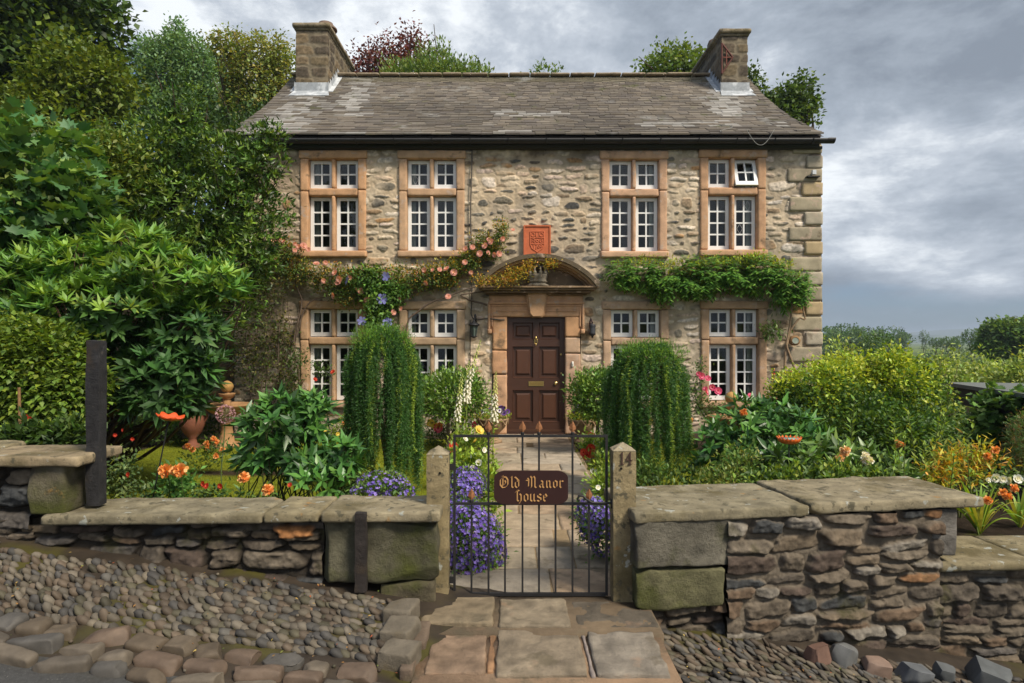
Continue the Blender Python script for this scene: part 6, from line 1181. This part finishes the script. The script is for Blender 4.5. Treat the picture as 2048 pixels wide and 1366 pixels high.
def straps(label, px, d, n, L, name='day_lily', cat='day lily', cols=YG):
    x = X(px, d); z0 = .1; t = thing(name, label, cat, (x, d, z0)); mb = MB(); 
    for i in range(n):
        a = rng.random()*6.28; l = L*rng.uniform(.6, 1.1); sp = rng.uniform(.3, 1.0); m = 8; s = np.linspace(0, 1, m); hx_ = x+math.cos(a)*sp*l*.7*s; hy_ = d+math.sin(a)*sp*l*.5*s; hz_ = z0+l*(s*1.0-sp*.75*s**2.2); w = .011*np.sin(np.clip(s*.95+.12, 0, 1)*math.pi)**.6; nx, ny = -math.sin(a), math.cos(a)
        if abs(nx) < .3: nx = .5
        V_ = []; 
        for j in range(m): V_ += [[hx_[j]-nx*w[j], hy_[j]-ny*w[j], hz_[j]], [hx_[j]+nx*w[j], hy_[j]+ny*w[j], hz_[j]+.002]]
        mb.add(V_, [[2*j, 2*j+1, 2*j+3, 2*j+2] for j in range(m-1)], palette(1, [(.13, .21, .025), (.19, .26, .03), (.09, .16, .02), (.28, .26, .04)], .1)[0])
    part('strap_leaves', mb, LEAF, t); return t
t = straps('day lily with long arching strap leaves over the lowest right coping', 1960, 4.85, 46, .56)
for px, py in ((2015, 992), (2028, 976), (1975, 1000), (2005, 985)): put_flower(orange, t, (X(px, 4.6), 4.6, Z(py, 4.6)), .7, 'orange_bloom')
straps('second tuft of strap leaves with yellowing tips at the right edge', 2040, 5.0, 26, .45)
rosebush('golden feathery crocosmia foliage between lilies and day lily', [B(1900, 930, 60, 30, 5.3, 16), B(1960, 920, 50, 26, 5.3, 16), B(1880, 960, 40, 26, 5.2, 14)], (X(1920, 5.3), 5.3, .05), [(1990, 900, 5.2, .8), (1975, 912, 5.2, .7)], orange, 260, [(.33, .26, .02), (.22, .23, .03), (.14, .19, .02), (.36, .18, .02)], 'border plant', .07, 'crocosmia_plant', 'orange_bloom', W=.018)
rosebush('pale pink and white small flowers before the low right edge', [B(2010, 960, 40, 16, 5.6, 16), B(1960, 975, 30, 12, 5.4, 12)], (X(2010, 5.6), 5.6, .05), [(1990, 955, 5.5, .9), (2005, 958, 5.5, .8), (2020, 962, 5.5, .8), (2035, 958, 5.5, .9), (1975, 960, 5.4, .6)], white, 120, MG, 'border plant', .035, 'cranesbill_plant', 'bloom')
bl = [B(2055, 880, 34, 60, 5.8), B(2060, 930, 40, 30, 5.8)]; t = thing('dwarf_spruce', 'small dense conifer cut by the right edge near the shed', 'conifer', (X(2058, 5.8), 5.8, 0)); limbs(t, (X(2058, 5.8), 5.8, 0), bl, .02); mb = MB(); crown(mb, bl, 700, 9, .035, .008, [(.06, .11, .03), (.09, .14, .035), (.16, .09, .03)], .03, inner=.5, tpl=TPL4); part('crown', mb, LEAF, t)
# lupin-like red spikes
def spike(label, px, pyt, pyb, d):
    t = thing('hollyhock_spike', label, 'flower spike', (X(px, d), d, 0), 'red and yellow flower spikes by the right corner'); mb = MB(); limb(mb, (X(px, d), d, 0), (X(px, d), d, Z(pyt, d)), .008, .004, (.12, .14, .04), .02); part('stem', mb, BARK, t); mb = MB(); n = 90; f = rng.random(n); z = Z(pyb, d)+(Z(pyt, d)-Z(pyb, d))*f; a = rng.random(n)*6.28; r = .055*(1-f*.75)
    P = np.stack([X(px, d)+.3*r*np.cos(a), d+.3*r*np.sin(a), z], 1); D = np.stack([np.cos(a), np.sin(a), -.4+0*a], 1); leaves(mb, P, D, np.array([0, 0, 1.])+0*D, r*.9, .026, palette(n, [(.45, .04, .04), (.55, .10, .05), (.75, .50, .10), (.35, .02, .04)], .1)); part('petals', mb, PETAL, t)
spike('tallest crimson and yellow flower spike before the quoins', 1547, 735, 800, 8.4); spike('shorter crimson flower spike right of the tallest one', 1558, 745, 790, 8.3); spike('small crimson flower spike poking out of the shrub edge', 1583, 738, 765, 8.2)

# bedding along the path and house
def bed(label, bl, n, fl, cols=MG, L=.05, name='bedding_plant', cat='bedding plant', mix=None):
    base = (bl[0][0], bl[0][1], 0); t = thing(name, label, cat, base, 'bedding plants beside the path and house'); mb = MB(); crown(mb, bl, n, 5, L, L*.5, cols, .04, inner=.15, lump=.4, up=.5); part('foliage', mb, LEAF, t)
    for px, py, dd, s, me in fl: put_flower(me, t, (X(px, dd), dd, Z(py, dd)), s, 'bloom')
YM = [(.13, .19, .025), (.09, .15, .02), (.18, .23, .03)]
bed('leafy clump with pale yellow blooms left of the path near the urn', [B(940, 890, 40, 30, 7.4, 20), B(915, 930, 30, 34, 6.6, 20)], 330, [(958, 861, 7.2, 1.3, yellow), (951, 882, 7.2, .9, yellow), (930, 878, 7.2, .8, white), (950, 912, 6.6, 1.0, white), (920, 905, 6.8, .8, yellow), (968, 900, 7, .7, white), (907, 893, 6.8, 1.1, redrose), (905, 905, 6.7, .9, redrose)], YM)
bed('broad pale leaves and small white blooms left of the path behind the campanula', [B(960, 950, 26, 34, 5.9, 20), B(975, 985, 18, 40, 5.5, 16), B(940, 930, 20, 20, 6.0, 14)], 240, [(958, 925, 5.8, .7, white), (945, 935, 5.8, .6, white)], YM, .075)
bed('scarlet geraniums with white blooms right of the path', [B(1185, 890, 30, 22, 7.2, 18), B(1200, 930, 24, 26, 6.6, 16)], 240, [(1175, 910, 6.9, 1.3, redrose), (1186, 905, 6.9, 1.4, redrose), (1181, 897, 6.9, 1.2, redrose), (1168, 905, 6.9, 1.0, redrose), (1190, 913, 6.9, 1.0, redrose), (1182, 872, 7.8, 1.2, redrose), (1192, 885, 7.2, .9, white), (1197, 880, 7.2, .8, white), (1175, 880, 7.3, .6, white), (1188, 945, 6.4, 1.0, white), (1185, 920, 6.7, .8, pansy[0])], YM)
bed('green edging leaves beside the path inside the numbered post', [B(1205, 975, 22, 30, 5.6, 16), B(1215, 940, 18, 30, 6.0, 14)], 200, [(1196, 975, 5.4, .5, white)], YM)
bed('yellow flowering clump under the left bay tree', [B(875, 870, 28, 20, 9.6, 20), B(915, 870, 20, 20, 9.4, 16)], 200, [(862, 846, 9.4, 1.4, yellow), (870, 850, 9.4, 1.3, yellow), (880, 850, 9.4, 1.0, orange), (876, 856, 9.4, 1.2, hot), (950, 850, 9.2, 1.0, hot), (955, 862, 9.2, .9, redrose)], MG)
bed('orange flowering nasturtiums under the left lower window', [B(665, 870, 30, 14, 9.9, 20), B(690, 850, 16, 20, 9.9, 16)], 170, [(694, 840, 9.7, .9, orange), (688, 847, 9.7, .8, orange), (697, 857, 9.7, .9, orange), (675, 868, 9.7, .7, yellow), (650, 860, 9.7, .6, yellow), (693, 870, 9.7, .6, orange)], YM)
bed('dark leafy clump between the left window and the peony', [B(620, 830, 30, 34, 9.9, 20), B(600, 860, 40, 20, 9.8, 20)], 220, [], MG)
bed('shaded ferny bed below the rhododendron along the far lawn edge', [B(300, 860, 60, 30, 9.6, 30), B(370, 860, 60, 30, 9.6, 30), B(240, 850, 60, 40, 9.4, 30), B(430, 855, 30, 26, 9.7, 24)], 620, [(290, 802, 9.2, .7, yellow), (300, 808, 9.2, .7, yellow), (285, 815, 9.2, .6, yellow), (268, 812, 9.2, .6, white), (310, 803, 9.2, .6, yellow)], DG+MG[:2], .06)
bed('spindly wildflowers with pink heads at the shaded lawn corner', [B(245, 850, 30, 36, 7.6, 20)], 130, [(240, 822, 7.5, .5, hot), (262, 830, 7.5, .5, hot), (235, 815, 7.5, .4, white)], DG)
bed('low green clump under the second weeping larch by the path', [B(1235, 920, 26, 30, 6.9, 18), B(1270, 950, 60, 20, 5.6, 18), B(1360, 955, 60, 18, 5.6, 18)], 330, [(1300, 842, 8.6, 1.1, yellow), (1382, 840, 8.4, .7, orange)], MG)
bed('fine grassy seed heads in front of the broad peony clump', [B(1480, 930, 34, 36, 5.1, 16), B(1440, 960, 50, 16, 5.0, 16)], 240, [], [(.16, .17, .04), (.10, .15, .03), (.06, .11, .02)], .04)
bed('leafy ground cover behind the right coping, below the cream blooms', [B(1620, 955, 80, 18, 4.85, 16), B(1720, 955, 80, 16, 4.85, 16), B(1540, 962, 60, 14, 4.85, 14)], 360, [], MG+YM)
bed('dark green foliage at the foot of the hedge behind the upper coping', [B(60, 880, 80, 30, 4.9, 20), B(140, 870, 50, 30, 4.9, 20)], 230, [(52, 835, 4.9, .5, redrose), (60, 838, 4.9, .5, redrose), (48, 850, 4.9, .4, redrose)], DG+MG[:2], .08)
mb = MB(); mb.tube([(X(42, 5.0), 5.0, .5), (X(38, 5.0), 5.0, Z(775, 5.0))], .011, (.26, .15, .07), 7); single('garden_stake', mb, BARK, 'thin brown wooden stake in front of the hedge at the left', 'stake')

# shed at the right edge: low roof running towards the street, painted post, brick side
sz = -.45; t = thing('garden_shed', 'low lean-to shed with grey roof edge and black fascia at the right edge', 'shed', (5.6, 7.6, sz))
A_, Bq = np.array([5.80, 8.6]), np.array([5.02, 5.3]); dv = (Bq-A_)/np.linalg.norm(Bq-A_); ang = math.atan2(dv[1], dv[0]); rot = np.array([[math.cos(ang), -math.sin(ang), 0], [math.sin(ang), math.cos(ang), 0], [0, 0, 1]]); Ls = float(np.linalg.norm(Bq-A_))
def sb(mb, lo, hi, c): m2 = MB(); m2.box(lo, hi, c); mb.add(m2.v[0] @ rot.T+np.array([A_[0], A_[1], 0]), [[0, 1, 3, 2], [4, 6, 7, 5], [0, 4, 5, 1], [2, 3, 7, 6], [0, 2, 6, 4], [1, 5, 7, 3]], c)
mb = MB(); sb(mb, (-.05, -.06, .955), (Ls, 3.0, 1.0), (.14, .15, .135)); part('roof', mb, LEAD if 0 else PLAIN, t, smooth=False)
mb = MB(); sb(mb, (-.02, -.02, .74), (Ls-.05, .04, .953), (.02, .021, .022)); part('fascia', mb, PLAIN, t, smooth=False)
mb = MB(); sb(mb, (.05, .15, .60), (Ls-.1, .25, .738), (.30, .28, .22)); sb(mb, (2.2, .12, sz), (2.34, .27, .599), (.36, .35, .30)); part('post_and_beam', mb, PAINT, t, smooth=False)
s = courses(0, Ls, sz-.1, .6, (.07, .10), (.18, .30), lambda u, v, g: ([(.16, .085, .055), (.12, .07, .05), (.19, .11, .07)][g.integers(3)], 1), .012, .004, (5, 9), (.004, .01), 91, 6, 0); U, V, H, C = stone_field(0, Ls, sz-.1, .6, .02, s, (.12, .095, .07), .004, .008, 10, .2, 5); mb = MB()
field_mesh(mb, U, V, H, C, lambda u, v, h: np.stack([u, .32-h, v], 1) @ rot.T+np.array([A_[0], A_[1], 0])); part('brick_wall', mb, RUB, t)
t = thing('grape_vine', 'green vine hanging over the shed fascia at the right edge', 'climber', (5.3, 6.6, sz)); bl = [B(1985, 815, 28, 26, 7.4, 20), B(1975, 860, 34, 40, 7.3, 20), B(2045, 808, 20, 22, 6.9, 16), B(1990, 900, 30, 36, 7.2, 18)]; mb = MB(); crown(mb, bl, 380, 4, .09, .08, [(.07, .14, .03), (.10, .17, .04), (.05, .10, .02)], .05, tpl=TPLF, inner=.3); part('foliage', mb, LEAF, t); mb = MB(); limb(mb, (X(1985, 7.3), 7.3, sz), (X(1990, 7.3), 7.3, Z(820, 7.3)), .012, .006, bk); part('stem', mb, BARK, t)

# middle distance: hedge bushes, field trees, woods
hb = [(1680, 745, 50, 22, 15, 'pale bush just beyond the quoins at field edge'), (1950, 758, 70, 18, 14, 'silvery willow bush beyond the shed roof'), (2050, 765, 50, 26, 13, 'bright green bush above the shed at the frame edge'), (1880, 768, 50, 14, 13, 'pale green bush directly behind the tall shoots of the large shrub'), (2010, 742, 50, 12, 22, 'farther silvery bush under the field oak')]
for px, py, rx, ry, d, lb in hb:
    x, y = X(px, d), d; g = gz(x, y); bl = [B(px, py, rx, ry, d), B(px-rx*.5, py+ry*.4, rx*.6, ry, d), B(px+rx*.5, py+ry*.3, rx*.6, ry, d), (x, d, g+.8, rx*d/F, rx*d/F*.6, 1.0)]
    tree('field_bush', lb, 'bush', bl, (x, y, g), .05, 900, 6, .10, .055, [(.20, .25, .06), (.14, .19, .05), (.26, .30, .10), (.10, .15, .03)], 'bushes beyond the garden', spread=.1, inner=.4, lump=.4, lf=2)
ft = [(1760, 700, 38, 36, 30, 'rounded bush tree rising behind the top of the large shrub'), (1700, 678, 44, 16, 120, 'dark wood-edge tree nearest the house corner'), (1664, 676, 20, 16, 110, 'wood-edge tree touching the quoins'), (1735, 682, 22, 12, 115, 'lowest tree at the right end of the wood'), (1668, 695, 9, 14, 70, 'small solitary field tree close to the quoins'), (1805, 674, 12, 10, 130, 'small round tree on the skyline above the shrub'), (1848, 673, 10, 13, 115, 'pointed lone tree on the skyline'), (1872, 684, 14, 8, 100, 'low hedge tree between the pointed tree and the next'), (1898, 684, 18, 9, 100, 'low broad tree on the field brow'), (1945, 672, 20, 14, 80, 'dark round tree left of the big field oak'), (1915, 682, 14, 9, 110, 'small tree tucked beside the dark round one'), (1780, 684, 14, 8, 110, 'small low tree just right of the bush tree')]
for px, py, rx, ry, d, lb in ft:
    x, y = X(px, d), d; g = gz(x, y); r = rx*d/F; bl = [B(px, py, rx, ry, d), B(px-rx*.45, py+ry*.3, rx*.6, ry*.8, d), B(px+rx*.45, py+ry*.35, rx*.55, ry*.8, d)]; zb = bl[0][2]-bl[0][5]
    if zb > g+.5: bl.append((x, d, (zb+g)/2, r*.85, r*.85, max((zb-g)/2, .3)))
    tree('field_tree', lb, 'tree', bl, (x, y, g), .06*r+.05, 420, 6, r*.14, r*.10, [(.05, .095, .025), (.07, .12, .03), (.04, .075, .02)], 'trees in the far fields', spread=r*.06, inner=.5, lump=.3, lf=3/r)
d = 42; bl = [B(2000, 668, 30, 18, d), B(2035, 668, 34, 22, d), B(1985, 695, 24, 14, d), B(2040, 700, 40, 22, d), B(2070, 685, 40, 36, d), B(2015, 716, 24, 12, d), B(2060, 730, 40, 18, d)]
tree('oak_tree', 'large spreading field oak at the right edge against the hills', 'tree', bl, (X(2045, d), d, gz(X(2045, d), d)), .35, 1600, 8, .30, .24, [(.06, .11, .02), (.045, .085, .018), (.09, .14, .025)], spread=.22, inner=.4, lump=.4, lf=.8)
for i in range(4):
    px = 1645+i*45; d = 150+i*6; x = X(px, d); tree('wood_tree', ['tree of the far wood next to the house wall', 'tallest tree of the far wood', 'rounded tree in the middle of the far wood', 'last tree of the far wood before the gap'][i], 'tree', [B(px, 672-(6 if i == 1 else 0), 32, 15, d), B(px+14, 680, 30, 12, d), (x, d, 0.2, 3.4, 3, 2.5)], (x, d, gz(x, d)), .3, 420, 6, .55, .4, [(.045, .085, .03), (.06, .105, .035)], 'trees of the far wood', spread=.3, inner=.5, lf=.6)
# hedgerow lines across the far fields
mb = MB()
for x0, y0, x1, y1 in ((20, 70, 70, 85), (30, 120, 140, 150), (60, 60, 75, 130)):
    n = 500; s = rng.random(n); P = np.stack([x0+(x1-x0)*s, y0+(y1-y0)*s, 0*s], 1); P[:, 2] = ground_z(P[:, 0], P[:, 1])+rng.random(n)*1.3; leaves(mb, P, rdir(n), rdir(n), .9, .8, palette(n, MG, .2))
single('hedgerow', mb, LEAF, 'dark field hedges dividing the far green fields', 'hedgerow', kind='stuff')

# the air itself: thin even haze that fades the far hills
mb = MB(); mb.box((-4100, -4100, -18), (4100, 4100, 46), (1, 1, 1)); hz = single('haze', mb, PLAIN, 'thin pale haze over the distant hills', 'haze', kind='stuff', smooth=False)
hm = bpy.data.materials.new('haze_air'); hm.use_nodes = True; N = hm.node_tree.nodes; N.remove(N['Principled BSDF']); pv = N.new('ShaderNodeVolumePrincipled'); pv.inputs['Color'].default_value = (.72, .84, 1, 1); pv.inputs['Density'].default_value = .0005; pv.inputs['Anisotropy'].default_value = .2
hm.node_tree.links.new(pv.outputs[0], N['Material Output'].inputs['Volume']); hz.data.materials.clear(); hz.data.materials.append(hm)
